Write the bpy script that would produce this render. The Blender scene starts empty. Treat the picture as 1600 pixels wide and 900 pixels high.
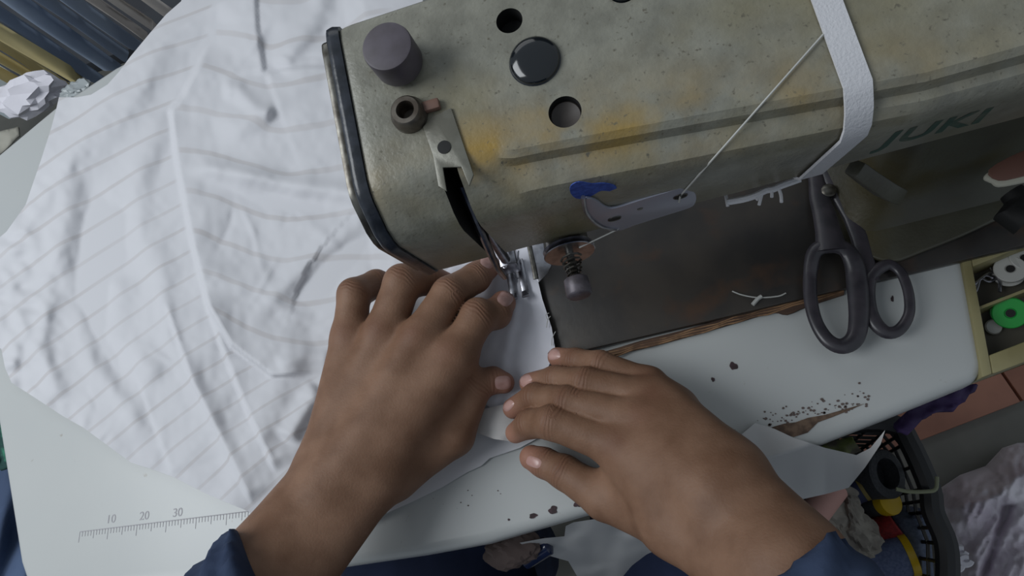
import bpy, bmesh, math, random
import numpy as np
from mathutils import Vector, Matrix
from mathutils.geometry import delaunay_2d_cdt
random.seed(7); rng = np.random.default_rng(7)
sc = bpy.context.scene
COL = sc.collection

# ------------------------------------------------------------ camera, light, exposure
FPX = 1040.0
NADIR = (1059, 840)      # where the straight-down direction meets the image
VANX = (-6000, 2200)     # vanishing point of the machine's length
CAMPOS = np.array([0, 0, 1.22])
def _cd(p):
    v = np.array([(p[0]-800)/FPX, -(p[1]-450)/FPX, -1.0]); return v/np.linalg.norm(v)
_dn = _cd(NADIR); _mx = _cd(VANX); _mx = _mx-_dn*_mx.dot(_dn); _mx /= np.linalg.norm(_mx)
_Z = -_dn; _X = -_mx; _Y = np.cross(_Z, _X)
RW = np.array([_X, _Y, _Z])           # camera -> world
cam = bpy.data.objects.new('camera', bpy.data.cameras.new('camera'))
COL.objects.link(cam)
M = Matrix([[*RW[0], CAMPOS[0]], [*RW[1], CAMPOS[1]], [*RW[2], CAMPOS[2]], [0, 0, 0, 1]])
cam.matrix_world = M
cam.data.sensor_width = 36; cam.data.lens = 36*FPX/1600; cam.data.clip_start = 0.01
sc.camera = cam
vs = sc.view_settings
vs.view_transform = 'Standard'; vs.look = 'None'; vs.gamma = 1; vs.use_curve_mapping = False; vs.exposure = 0.0
world = bpy.data.worlds.new('world'); sc.world = world; world.use_nodes = True
bg = world.node_tree.nodes['Background']; bg.inputs[0].default_value = (0.80, 0.9, 1.0, 1); bg.inputs[1].default_value = 0.33
def area(name, loc, target, sx, sy, power, col):
    l = bpy.data.lights.new(name, 'AREA'); l.shape = 'RECTANGLE'; l.size = sx; l.size_y = sy; l.energy = power; l.color = col
    o = bpy.data.objects.new(name, l); COL.objects.link(o); o.location = loc
    o.rotation_euler = (Vector(target)-Vector(loc)).to_track_quat('-Z', 'Y').to_euler(); return o
area('ceiling_tube_light', (-1.05, 0.24, 1.95), (-0.25, 0.3, 0.8), 1.0, 0.8, 15, (0.93, 0.97, 1.0))
area('rear_area_light', (-0.5, 2.1, 2.2), (0, 0.1, 0.8), 1.4, 0.9, 4, (0.95, 0.98, 1.0))  # weak cool area light from behind the table, source unseen

def P(px, py, z):
    """point at height z seen at photo pixel px,py"""
    d = RW @ _cd((px, py)); t = (z-CAMPOS[2])/d[2]; return CAMPOS+t*d
def PY(px, py, y):
    d = RW @ _cd((px, py)); t = (y-CAMPOS[1])/d[1]; return CAMPOS+t*d
def PX(px, py, x):
    d = RW @ _cd((px, py)); t = (x-CAMPOS[0])/d[0]; return CAMPOS+t*d
def Pn(a, z):
    a = np.asarray(a, float); n = len(a)
    v = np.stack([(a[:, 0]-800)/FPX, -(a[:, 1]-450)/FPX, -np.ones(n)], 1) @ RW.T
    t = (z-CAMPOS[2])/v[:, 2]; return CAMPOS+v*t[:, None]
def depth(p): return -((RW.T @ (np.asarray(p)-CAMPOS))[2])
def plane_hit(px, py, p0, n):
    d = RW @ _cd((px, py)); n = np.asarray(n, float)
    t = (np.asarray(p0)-CAMPOS).dot(n)/d.dot(n); return CAMPOS+t*d

# ------------------------------------------------------------ materials
def srgb(r, g, b):
    f = lambda c: (c/255/12.92) if c/255 <= 0.04045 else ((c/255+0.055)/1.055)**2.4
    return (f(r), f(g), f(b), 1)
def mat(name, col, rough=0.6, metal=0.0, col2=None, scale=30, lo=0.4, hi=0.6, bump=0.0, bscale=200, bdist=0.001, spec=0.5, detail=4, coat=0, stretch=None):
    m = bpy.data.materials.new(name); m.use_nodes = True; nt = m.node_tree; b = nt.nodes['Principled BSDF']
    b.inputs['Base Color'].default_value = col; b.inputs['Roughness'].default_value = rough; b.inputs['Metallic'].default_value = metal
    b.inputs['Specular IOR Level'].default_value = spec; b.inputs['Coat Weight'].default_value = coat
    tc = nt.nodes.new('ShaderNodeTexCoord'); vec = tc.outputs['Object']
    if stretch:
        mp = nt.nodes.new('ShaderNodeMapping'); nt.links.new(vec, mp.inputs[0]); mp.inputs['Scale'].default_value = stretch; vec = mp.outputs[0]
    if col2 is not None:
        n = nt.nodes.new('ShaderNodeTexNoise'); n.inputs['Scale'].default_value = scale; n.inputs['Detail'].default_value = detail
        r = nt.nodes.new('ShaderNodeValToRGB'); r.color_ramp.elements[0].position = lo; r.color_ramp.elements[1].position = hi
        r.color_ramp.elements[0].color = col; r.color_ramp.elements[1].color = col2
        nt.links.new(vec, n.inputs['Vector']); nt.links.new(n.outputs[0], r.inputs[0]); nt.links.new(r.outputs[0], b.inputs['Base Color'])
    if bump:
        n2 = nt.nodes.new('ShaderNodeTexNoise'); n2.inputs['Scale'].default_value = bscale; n2.inputs['Detail'].default_value = 3
        bp = nt.nodes.new('ShaderNodeBump'); bp.inputs['Strength'].default_value = bump; bp.inputs['Distance'].default_value = bdist
        nt.links.new(vec, n2.inputs['Vector']); nt.links.new(n2.outputs[0], bp.inputs['Height']); nt.links.new(bp.outputs[0], b.inputs['Normal'])
    return m
def overlay(m, col, scale, lo, hi, axis_mask=None, seed=0, detail=5):
    """mix another colour over the base by noise (wear, stains)"""
    nt = m.node_tree; b = nt.nodes['Principled BSDF']; inp = b.inputs['Base Color']
    tc = nt.nodes.new('ShaderNodeTexCoord'); mp = nt.nodes.new('ShaderNodeMapping'); mp.inputs['Location'].default_value = (seed, seed*.7, seed*.3)
    nt.links.new(tc.outputs['Object'], mp.inputs[0])
    n = nt.nodes.new('ShaderNodeTexNoise'); n.inputs['Scale'].default_value = scale; n.inputs['Detail'].default_value = detail
    nt.links.new(mp.outputs[0], n.inputs['Vector'])
    r = nt.nodes.new('ShaderNodeMapRange'); r.inputs[1].default_value = lo; r.inputs[2].default_value = hi
    nt.links.new(n.outputs[0], r.inputs[0]); fac = r.outputs[0]
    if axis_mask is not None: # attribute
        at = nt.nodes.new('ShaderNodeAttribute'); at.attribute_name = axis_mask
        mu = nt.nodes.new('ShaderNodeMath'); mu.operation = 'MULTIPLY'; nt.links.new(fac, mu.inputs[0]); nt.links.new(at.outputs['Fac'], mu.inputs[1]); fac = mu.outputs[0]
    mx = nt.nodes.new('ShaderNodeMix'); mx.data_type = 'RGBA'
    if inp.is_linked: nt.links.new(inp.links[0].from_socket, mx.inputs[6])
    else: mx.inputs[6].default_value = inp.default_value
    mx.inputs[7].default_value = col; nt.links.new(fac, mx.inputs[0]); nt.links.new(mx.outputs[2], inp)
def attr_mix(m, name, col, power=1.0):
    nt = m.node_tree; b = nt.nodes['Principled BSDF']; inp = b.inputs['Base Color']
    at = nt.nodes.new('ShaderNodeAttribute'); at.attribute_name = name
    mx = nt.nodes.new('ShaderNodeMix'); mx.data_type = 'RGBA'
    if inp.is_linked: nt.links.new(inp.links[0].from_socket, mx.inputs[6])
    else: mx.inputs[6].default_value = inp.default_value
    mx.inputs[7].default_value = col; nt.links.new(at.outputs['Fac'], mx.inputs[0]); nt.links.new(mx.outputs[2], inp)

# ------------------------------------------------------------ mesh helpers
def link(name, me, m, parent=None, smooth=True):
    o = bpy.data.objects.new(name, me); COL.objects.link(o)
    if m is not None: me.materials.append(m)
    if smooth:
        me.polygons.foreach_set('use_smooth', [True]*len(me.polygons))
    if parent is not None: o.parent = parent
    return o
def autosmooth(o, ang=35):
    me = o.data; bm = bmesh.new(); bm.from_mesh(me)
    for e in bm.edges:
        e.smooth = not (len(e.link_faces) == 2 and e.calc_face_angle(0) > math.radians(ang))
    bm.to_mesh(me); bm.free()
def from_pd(name, verts, faces, m, parent=None, smooth=True, ang=None):
    me = bpy.data.meshes.new(name); me.from_pydata([tuple(map(float, v)) for v in verts], [], [tuple(map(int, f)) for f in faces]); me.update()
    bm = bmesh.new(); bm.from_mesh(me); bmesh.ops.recalc_face_normals(bm, faces=bm.faces); bm.to_mesh(me); bm.free()
    o = link(name, me, m, parent, smooth)
    if ang: autosmooth(o, ang)
    return o
def add_attr(o, name, vals):
    a = o.data.attributes.new(name, 'FLOAT', 'POINT'); a.data.foreach_set('value', np.asarray(vals, np.float32))
def frame(d, up=(0, 0, 1)):
    d = np.asarray(d, float); d /= np.linalg.norm(d); u = np.asarray(up, float)
    if abs(d.dot(u)) > .95: u = np.array([1., 0, 0])
    a = np.cross(u, d); a /= np.linalg.norm(a); return a, np.cross(d, a), d
class MB:
    def __init__(s): s.v = []; s.f = []
    def add(s, v, f):
        n = len(s.v); s.v += [tuple(x) for x in v]; s.f += [tuple(i+n for i in q) for q in f]; return s
    def box(s, c, ax, half):
        c = np.asarray(c, float); ax = [np.asarray(a, float) for a in ax]
        v = [c+ax[0]*half[0]*i+ax[1]*half[1]*j+ax[2]*half[2]*k for i in (-1, 1) for j in (-1, 1) for k in (-1, 1)]
        return s.add(v, [(0, 1, 3, 2), (4, 6, 7, 5), (0, 4, 5, 1), (2, 3, 7, 6), (0, 2, 6, 4), (1, 5, 7, 3)])
    def tube(s, pts, rad, n=12, closed=False, up=(0, 0, 1), flat=1.0, caps=True):
        pts = [np.asarray(p, float) for p in pts]; N = len(pts)
        if np.isscalar(rad): rad = [rad]*N
        v = []; f = []; prev = None
        for i, p in enumerate(pts):
            if closed: d = pts[(i+1) % N]-pts[i-1]
            else: d = pts[min(i+1, N-1)]-pts[max(i-1, 0)]
            d = d/np.linalg.norm(d)
            if prev is None: a, b, _ = frame(d, up)
            else:
                a = prev-d*prev.dot(d); a /= np.linalg.norm(a); b = np.cross(d, a)
            if up is not None and abs(d.dot(np.asarray(up, float))) < .9: a, b, _ = frame(d, up)
            prev = a
            for k in range(n):
                t = 2*math.pi*k/n; v.append(p+(a*math.cos(t)+b*math.sin(t)*flat)*rad[i])
        m = N if closed else N-1
        for i in range(m):
            for k in range(n):
                f.append((i*n+k, i*n+(k+1) % n, ((i+1) % N)*n+(k+1) % n, ((i+1) % N)*n+k))
        if not closed and caps: f.append(tuple(range(n))[::-1]); f.append(tuple((N-1)*n+k for k in range(n)))
        return s.add(v, f)
    def lathe(s, base, axis, prof, n=32):
        """prof: list of (distance along axis, radius)"""
        a, b, d = frame(axis); base = np.asarray(base, float); v = []; f = []
        for h, r in prof:
            for k in range(n):
                t = 2*math.pi*k/n; v.append(base+d*h+(a*math.cos(t)+b*math.sin(t))*max(r, 1e-5))
        N = len(prof)
        for i in range(N-1):
            for k in range(n): f.append((i*n+k, i*n+(k+1) % n, (i+1)*n+(k+1) % n, (i+1)*n+k))
        f.append(tuple(range(n))[::-1]); f.append(tuple((N-1)*n+k for k in range(n)))
        return s.add(v, f)
    def prism(s, loop, off):
        """closed loop of 3D points extruded by vector off"""
        n = len(loop); off = np.asarray(off, float); v = [np.asarray(p, float) for p in loop]+[np.asarray(p, float)+off for p in loop]
        return s.add(v, [tuple(range(n)), tuple(range(n, 2*n))[::-1]]+[(i, (i+1) % n, n+(i+1) % n, n+i) for i in range(n)])
    def build(s, name, m, parent=None, smooth=True, ang=35, bevel=0, seg=2):
        o = from_pd(name, s.v, s.f, m, parent, smooth)
        if bevel:
            bm = bmesh.new(); bm.from_mesh(o.data); bmesh.ops.remove_doubles(bm, verts=bm.verts, dist=1e-6)
            es = [e for e in bm.edges if len(e.link_faces) == 2 and e.calc_face_angle(0) > math.radians(30)]
            bmesh.ops.bevel(bm, geom=es, offset=bevel, segments=seg, affect='EDGES', profile=.5, clamp_overlap=True)
            bm.to_mesh(o.data); bm.free(); o.data.polygons.foreach_set('use_smooth', [True]*len(o.data.polygons))
        if smooth and ang: autosmooth(o, ang)
        return o
def tag(o, label, cat, group=None, kind=None):
    if label: o['label'] = label
    if cat: o['category'] = cat
    if group: o['group'] = group
    if kind: o['kind'] = kind
    return o
def struct(o): o['kind'] = 'structure'; return o
def empty(name, loc, label=None, cat=None, group=None):
    o = bpy.data.objects.new(name, None); COL.objects.link(o); o.location = tuple(map(float, loc)); o.empty_display_size = .02
    bpy.context.view_layer.update(); return tag(o, label, cat, group)
def adopt(root, *obs):
    """parent world-space meshes to an empty without moving them"""
    for o in obs:
        o.data.transform(Matrix.Translation(-Vector(root.location))); o.parent = root
def adopt_all(root, before):
    for o in [o for o in COL.objects if o not in before and o is not root and o.parent is None and o.type == 'MESH']:
        o.data.transform(Matrix.Translation(-Vector(root.location))); o.parent = root
    for o in [o for o in COL.objects if o not in before and o.parent is not None and o.parent.parent is root and o.type == 'MESH']:
        o.data.transform(Matrix.Translation(-Vector(root.location)))
def smoothcurve(pts, n=8, closed=False):
    """Catmull-Rom through points"""
    p = [np.asarray(q, float) for q in pts]; N = len(p); out = []
    rngi = range(N) if closed else range(N-1)
    for i in rngi:
        g = (lambda k: p[k % N]) if closed else (lambda k: p[min(max(k, 0), N-1)])
        a, b, c, d = g(i-1), g(i), g(i+1), g(i+2)
        for j in range(n):
            t = j/n; out.append(.5*((2*b)+(c-a)*t+(2*a-5*b+4*c-d)*t*t+(-a+3*b-3*c+d)*t**3))
    if not closed: out.append(p[-1])
    return out

# vectorised value noise in numpy (2D / 3D)
def vnoise(x, y, seed=0):
    r = np.random.default_rng(seed); T = r.random((64, 64))
    xi = np.floor(x).astype(int); yi = np.floor(y).astype(int); xf = x-xi; yf = y-yi
    u = xf*xf*(3-2*xf); v = yf*yf*(3-2*yf)
    g = lambda a, b: T[a % 64, b % 64]
    return (g(xi, yi)*(1-u)+g(xi+1, yi)*u)*(1-v)+(g(xi, yi+1)*(1-u)+g(xi+1, yi+1)*u)*v-.5
def sdline(pts, poly):
    """signed distance (positive on the right of travel in image coords) and parameter to a polyline"""
    best = np.full(len(pts), 1e9); sg = np.ones(len(pts)); tt = np.zeros(len(pts)); L = 0
    poly = np.asarray(poly, float); tot = np.linalg.norm(np.diff(poly, axis=0), axis=1).sum()
    for a, b in zip(poly[:-1], poly[1:]):
        d = b-a; l = np.linalg.norm(d); w = pts-a; t = np.clip((w@d)/(l*l), 0, 1); q = w-t[:, None]*d; dist = np.hypot(q[:, 0], q[:, 1])
        cr = d[0]*w[:, 1]-d[1]*w[:, 0]; m = dist < best
        best[m] = dist[m]; sg[m] = np.sign(cr[m]); tt[m] = (L+t[m]*l)/tot; L += l
    return best*sg, tt
def inpoly(pts, poly):
    poly = np.asarray(poly, float); r = np.zeros(len(pts), bool); j = len(poly)-1
    for i in range(len(poly)):
        a, b = poly[i], poly[j]
        c = ((a[1] > pts[:, 1]) != (b[1] > pts[:, 1])) & (pts[:, 0] < (b[0]-a[0])*(pts[:, 1]-a[1])/(b[1]-a[1]+1e-12)+a[0])
        r ^= c; j = i
    return r
def sheet(name, outline, step, zfun, m, parent=None, thick=0.0, smooth_outline=0):
    """a cloth sheet: outline in photo pixels triangulated at 'step', each vertex put at its own height zfun(px) -> z"""
    ol = [np.asarray(p, float) for p in outline]
    dense = []
    for a, b in zip(ol, ol[1:]+ol[:1]):
        k = max(1, int(np.linalg.norm(b-a)/step)); dense += [a+(b-a)*i/k for i in range(k)]
    dense = np.array(dense)
    x0, y0 = dense.min(0); x1, y1 = dense.max(0)
    gx, gy = np.meshgrid(np.arange(x0, x1, step), np.arange(y0, y1, step*.87)); gx[1::2] += step/2
    g = np.stack([gx.ravel(), gy.ravel()], 1); g = g+rng.normal(0, step*.04, g.shape)
    g = g[inpoly(g, dense)]
    # keep away from the boundary
    keep = np.ones(len(g), bool)
    for i in range(0, len(dense)):
        keep &= ((g-dense[i])**2).sum(1) > (step*.55)**2
    g = g[keep]; allp = np.vstack([dense, g]); nb = len(dense)
    vv, ee, ff, *_ = delaunay_2d_cdt([Vector((float(a), float(b))) for a, b in allp], [(i, (i+1) % nb) for i in range(nb)], [], 1, 1e-4)
    vp = np.array([(v.x, v.y) for v in vv]); z = zfun(vp)
    w = np.stack([Pn(vp[i:i+1], z[i])[0] for i in range(len(vp))]) if False else _lift(vp, z)
    o = from_pd(name, w, ff, m, parent)
    # normals up
    if o.data.polygons and sum(p.normal.z for p in o.data.polygons) < 0: o.data.flip_normals()
    o['_'] = 0; del o['_']
    if thick:
        md = o.modifiers.new('s', 'SOLIDIFY'); md.thickness = thick; md.offset = -1
    return o, vp
def _lift(vp, z):
    v = np.stack([(vp[:, 0]-800)/FPX, -(vp[:, 1]-450)/FPX, -np.ones(len(vp))], 1) @ RW.T
    t = (z-CAMPOS[2])/v[:, 2]; return CAMPOS+v*t[:, None]

TABLE_Z = 0.75
# ============================================================ SETTING: floor, wall
m_floor = mat('grey_floor', srgb(128, 126, 118), .55, col2=srgb(112, 110, 103), scale=6, bump=.1, bscale=40)
m_terra = mat('terracotta_tile', srgb(176, 120, 96), .5, col2=srgb(156, 104, 84), scale=9)
def slab(name, pts, z0, z1, m, bevel=0, parent=None, seg=2):
    return MB().prism([np.array([p[0], p[1], z0]) for p in pts], (0, 0, z1-z0)).build(name, m, parent, bevel=bevel, seg=seg)
struct(slab('floor', [(-2.2, -1.6), (2.2, -1.6), (2.2, 2.4), (-2.2, 2.4)], -.04, 0, m_floor))
m_wall = mat('dark_wall', srgb(70, 72, 74), .8, col2=srgb(58, 60, 64), scale=3)
struct(slab('wall_back', [(-2.2, 2.4), (2.2, 2.4), (2.2, 2.5), (-2.2, 2.5)], 0, 2.8, m_wall))
# terracotta tile row on the floor, four tiles
ta, tb = P(1395, 705, 0.012), P(1640, 610, 0.012); tu = tb-ta; tl = np.linalg.norm(tu); tu /= tl; tn = np.array([-tu[1], tu[0], 0])
for i in range(4):
    a = ta+tu*(-.12+i*.333)
    struct(slab('trim_%d' % (i+1), [(a+tu*.002)[:2], (a+tu*.331)[:2], (a+tu*.331+tn*.2)[:2], (a+tu*.002+tn*.2)[:2]], 0, .012, m_terra, .0015))

# ============================================================ TABLE
m_table = mat('grey_laminate', srgb(184, 186, 184), .30, col2=srgb(176, 179, 179), scale=5, lo=.3, hi=.7, bump=.03, bscale=60)
overlay(m_table, srgb(160, 156, 150), 120, .70, .78, seed=3)
front = [(130, 935), (400, 905), (540, 886), (664, 868), (764, 850), (925, 803), (1110, 752), (1250, 708), (1385, 655), (1510, 604)]
left = [(-60, 300), (-25, 440), (0, 590), (25, 740), (48, 880)]
tpx = [P(x, y, .738)[:2] for x, y in front+[(1526, 592), (1531, 575), (1497, 405), (1700, 332)]]
tab = tpx+[np.array([.75, .2]), np.array([.75, .66]), np.array([.1, .66]), np.array([-.17, .622])]+[P(x, y, .745)[:2] for x, y in [(184, 108), (90, 170), (0, 245), (-60, 302)]]+[P(x, y, .738)[:2] for x, y in left[1:]]+[P(62, 922, .738)[:2], P(95, 936, .738)[:2]]
troot = empty('sewing_table', (0, .3, 0), 'pale grey laminate sewing table with chipped rounded front edge', 'table')
mb = MB().prism([np.array([p[0], p[1], TABLE_Z-.026]) for p in tab], (0, 0, .026))
top = mb.build('tabletop', m_table, None, bevel=.009, seg=4, ang=50); adopt(troot, top)
m_leg = mat('dark_steel', srgb(52, 54, 58), .5, .6)
for x, y in ((-.42, .14), (-.42, .5), (.55, .25), (.55, .6)):
    l = MB().box((x, y, .362), np.eye(3), (.02, .02, .362)).build('leg', m_leg, None, bevel=.003); adopt(troot, l)
# paint chips, worn brown patch, smudges: thin flakes of missing laminate
m_chip = mat('chipped_board', srgb(72, 52, 58), .8, col2=srgb(50, 38, 40), scale=200)
m_brown = mat('worn_board', srgb(112, 92, 76), .85, col2=srgb(78, 62, 52), scale=160, bump=.3, bscale=300)
def blob(name, cx, cy, rx, ry, z, m, seed, parent, ang=0, n=18, h=.0004, rough=.3):
    r = np.random.default_rng(seed); L = []
    ph = r.random(4)*6
    for k in range(n):
        t = 2*math.pi*k/n; s = 1+rough*(math.sin(2*t+ph[0])*.5+math.sin(3*t+ph[1])*.4+math.sin(5*t+ph[2])*.3)
        u, v = rx*s*math.cos(t), ry*s*math.sin(t)
        L.append(P(cx+u*math.cos(ang)-v*math.sin(ang), cy+u*math.sin(ang)+v*math.cos(ang), z))
    o = MB().prism(L, (0, 0, h)).build(name, m, None, smooth=False); adopt(parent, o); return o
for i, (x, y, rx, ry) in enumerate([(1146, 572, 6, 6), (1114, 593, 3, 3), (1394, 467, 2.5, 4), (833, 806, 6, 4), (864, 797, 7, 6), (903, 788, 6, 5), (795, 812, 2, 1.5)]):
    blob('paint_chip', x, y, rx, ry, TABLE_Z+.0001, m_chip, i+3, troot)
# worn brown streak along the front lip
wp = [(1205, 668), (1225, 662), (1243, 660), (1262, 653), (1290, 648), (1318, 640), (1350, 631), (1330, 640), (1300, 652), (1278, 660), (1262, 676), (1240, 683), (1222, 678)]
L = [P(x, y, TABLE_Z+.0001) for x, y in wp]
adopt(troot, MB().prism(L, (0, 0, .0004)).build('worn_patch', m_brown, None, smooth=False))
mb = MB(); r_ = np.random.default_rng(5)
for k in range(90):
    t = r_.random(); cx = 1195+t*165+r_.normal(0, 4); cy = 664-t*34+r_.normal(0, 5)-abs(r_.normal(0, 9)); q = r_.random()*1.7+.5
    mb.prism([P(cx+q*math.cos(a)*(1+.5*r_.random()), cy+q*.8*math.sin(a)*(1+.5*r_.random()), TABLE_Z+.0001) for a in np.linspace(0, 5.4, 7)], (0, 0, .0003))
for k in range(26):
    cx = 560+r_.random()*640; cy = 830-(cx-560)*.23-r_.random()*40; q = r_.random()*1.1+.4
    mb.prism([P(cx+q*math.cos(a), cy+q*.8*math.sin(a), TABLE_Z+.0001) for a in np.linspace(0, 5.2, 6)], (0, 0, .0003))
sp_ = mb.build('scuff_marks', mat('scuffed_board', srgb(96, 84, 80), .8), None, smooth=False); sp_['kind'] = 'stuff'; adopt(troot, sp_)
# printed measuring scale near the front left edge
m_ink = mat('faded_ink', srgb(158, 157, 161), .6)
mb = MB(); a = P(125, 831, TABLE_Z); b = P(388, 799, TABLE_Z); d = (b-a); Ls = np.linalg.norm(d); d /= Ls; nn = np.array([d[1], -d[0], 0])
up = np.array([0, 0, 1.]); mb.box((a+b)/2+up*.0001, (d, nn, up), (Ls/2, .0004, .0001))
for i in range(58):
    l = .008 if i % 10 == 0 else (.006 if i % 5 == 0 else .0038); c = a+d*(Ls*i/57)
    mb.box(c+nn*l/2+up*.0001, (d, nn, up), (.00018, l/2, .0001))
adopt(troot, mb.build('printed_ruler', m_ink, None, smooth=False))
for i, s in enumerate(('10', '20', '30')):
    cu = bpy.data.curves.new('n', 'FONT'); cu.body = s; cu.size = .009; cu.extrude = .0001
    o = bpy.data.objects.new('n', cu); COL.objects.link(o); dg = bpy.context.evaluated_depsgraph_get(); me = bpy.data.meshes.new_from_object(o.evaluated_get(dg)); bpy.data.objects.remove(o)
    q = P(165+i*52, 818-i*5, TABLE_Z+.0001); me.transform(Matrix.Translation(Vector(q)) @ Matrix.Rotation(math.atan2(d[1], d[0]), 4, 'Z'))
    o = link('printed_number', me, m_ink, None, False); adopt(troot, o)

# worn plywood edge of the cut-out along the machine bed
m_wood = mat('worn_plywood', srgb(112, 84, 62), .8, col2=srgb(66, 48, 38), scale=60, lo=.35, hi=.6, bump=.5, bscale=150, stretch=(.15, 1.6, 1))
e1 = [(850, 574), (950, 549), (1000, 534), (1060, 519), (1120, 502), (1160, 490), (1200, 480), (1260, 462), (1318, 446)]
e2 = [(1318, 462), (1262, 480), (1230, 493), (1206, 490), (1150, 506), (1080, 526), (1020, 542), (960, 556), (850, 586)]
L = [P(x, y, TABLE_Z+.0002) for x, y in smoothcurve([np.array(p) for p in e1], 3)+smoothcurve([np.array(p) for p in e2], 3)]
adopt(troot, MB().prism(L, (0, 0, .0028)).build('plywood_edge', m_wood, None, bevel=.0006))
mb = MB()
for k in range(3):
    pts = [P(x, y+3+k*3.6+1.2*math.sin(i*1.7+k), TABLE_Z+.0028) for i, (x, y) in enumerate(smoothcurve([np.array(p) for p in e1], 3))]
    mb.tube(pts, .0006, 6)
adopt(troot, mb.build('plywood_layer', mat('plywood_veneer', srgb(150, 116, 84), .8, col2=srgb(90, 66, 48), scale=80), None))

# ============================================================ SEWING MACHINE
mroot = empty('sewing_machine', (.1, .2, TABLE_Z), 'worn olive grey industrial sewing machine with stained enamel and white band', 'sewing machine')
before = set(COL.objects)
m_arm = mat('hammered_enamel', srgb(132, 131, 120), .34, col2=srgb(114, 113, 103), scale=90, lo=.35, hi=.65, bump=.28, bscale=520, bdist=.0008, spec=.45)
overlay(m_arm, srgb(124, 116, 86), 14, .46, .70, seed=5)
overlay(m_arm, srgb(150, 122, 58), 34, .38, .62, axis_mask='stain', seed=1)
overlay(m_arm, srgb(92, 88, 76), 500, .62, .74, seed=9)
m_black = mat('black_rubber', srgb(30, 34, 40), .28, col2=srgb(46, 50, 58), scale=120, bump=.2, bscale=200)
m_dark = mat('dark_recess', srgb(14, 14, 14), .7)  # near-black that puts hole shade into the colour; the winder bracket shares it
m_steel = mat('worn_steel', srgb(176, 176, 182), .28, 1.0, col2=srgb(150, 150, 156), scale=200, bump=.05)
m_steel2 = mat('oily_steel', srgb(120, 118, 112), .33, .9, col2=srgb(84, 80, 74), scale=160)

def arm_profile(x):
    """cross section (y,z) of the arm at x, front first"""
    k = min(max((x+.036)/.014, 0), 1); k = k*k*(3-2*k)      # 0 in the end block, 1 in the long body
    g = min(max((x+.02)/.14, 0), 1)*.016                      # body widens towards the pillar
    A = [(.148, .9225), (.1445, .9235), (.1425, .927), (.1325, .978), (.1325, .984), (.1345, .991), (.1395, .9985), (.1425, 1.003), (.1455, 1.0055), (.150, 1.0075)]
    B = [(.148, .9235+g*.5), (.1435-g*.55, .9245+g*1.2), (.1415-g*.6, .928+g*1.2), (.1310-g*.45, .980), (.1312-g*.6, .9875), (.1335-g*.75, .9935), (.1395-g, .9975), (.1425-g, .9990), (.1428-g, 1.0040), (.1448-g, 1.0065)]
    q = [(a[0]*(1-k)+b[0]*k, a[1]*(1-k)+b[1]*k) for a, b in zip(A, B)]
    y0, z0 = q[-1]
    for t in (.25, .5, .75): q.append((y0+(.212-y0)*t, z0+(1.0205-z0)*t))
    q += [(.212, 1.0205), (.2165, 1.0205), (.2195, 1.018), (.221, 1.013), (.222, .96), (.2215, .93), (.219, .9235)]
    return q
def resample(q, n):
    q = np.array(q); q2 = np.vstack([q, q[:1]]); s = np.r_[0, np.cumsum(np.linalg.norm(np.diff(q2, axis=0), axis=1))]
    return q2
xs = [-.083, -.0815, -.078, -.07, -.06, -.05, -.042, -.038]+list(np.linspace(-.036, -.022, 9))+list(np.arange(-.012, .50, .012))
V = []; F = []; nP = len(arm_profile(0))
for i, x in enumerate(xs):
    pr = arm_profile(x); cy, cz = .18, .97
    s = {0: .985, 1: .996}.get(i, 1)
    for y, z in pr: V.append((x, cy+(y-cy)*s, cz+(z-cz)*s))
for i in range(len(xs)-1):
    for k in range(nP): F.append((i*nP+k, i*nP+(k+1) % nP, (i+1)*nP+(k+1) % nP, (i+1)*nP+k))
F.append(tuple(range(nP))); F.append(tuple((len(xs)-1)*nP+k for k in range(nP))[::-1])
arm = from_pd('arm', V, F, m_arm, None, True)
# holes and slot, really cut
TN = np.array([0, -.21, 1.0]); TN /= np.linalg.norm(TN)
T0 = np.array([0, .15, 1.0072])
def ontop(px, py, h=0): return plane_hit(px, py, T0+TN*h, TN)
def pxr(px, py, r, h=0):
    p = ontop(px, py, h); return r*depth(p)/FPX
def cutter(o, holes):
    for mbx in holes:
        c = mbx.build('cut', m_dark, None, smooth=False)
        md = o.modifiers.new('b', 'BOOLEAN'); md.operation = 'DIFFERENCE'; md.object = c; md.solver = 'EXACT'; md.material_mode = 'TRANSFER'
        dg = bpy.context.evaluated_depsgraph_get(); me = bpy.data.meshes.new_from_object(o.evaluated_get(dg))
        o.modifiers.clear(); o.data = me; bpy.data.objects.remove(c)
holes = []
for px, py, r, dp in ((796, 33, 21, .009), (836, 97, 41, .012), (883, 176, 26, .007), (973, -16, 24, .01)):
    c = ontop(px, py); rr = pxr(px, py, r); holes.append(MB().lathe(c-TN*dp, TN, [(0, rr), (dp+.02, rr)], 40))
holes.append(MB().box((-.0505, .133, .97), np.eye(3), (.0038, .029, .09)))      # take-up lever slot through top edge and front face
holes.append(MB().lathe(ontop(635, 176)-TN*.012, TN, [(0, .0038), (.04, .0038)], 24))
cutter(arm, holes)
arm.data.polygons.foreach_set('use_smooth', [True]*len(arm.data.polygons)); autosmooth(arm, 28)
co = np.empty(len(arm.data.vertices)*3); arm.data.vertices.foreach_get('co', co)
# subdivide long top faces so the stain mask has vertices to live on
bm = bmesh.new(); bm.from_mesh(arm.data)
bm.verts.ensure_lookup_table(); lay = bm.verts.layers.float.new('stain')
for v in bm.verts:
    x, y, z = v.co; rid = .1448-min(max((x+.02)/.14, 0), 1)*.016
    v[lay] = max(0, 1-abs(y-rid-.004)/.018)*(1 if x > -.045 else .3)*(1 if z > .99 else 0)*(1-.7*min(max((x-.03)/.1, 0), 1))
bm.to_mesh(arm.data); bm.free()
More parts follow.
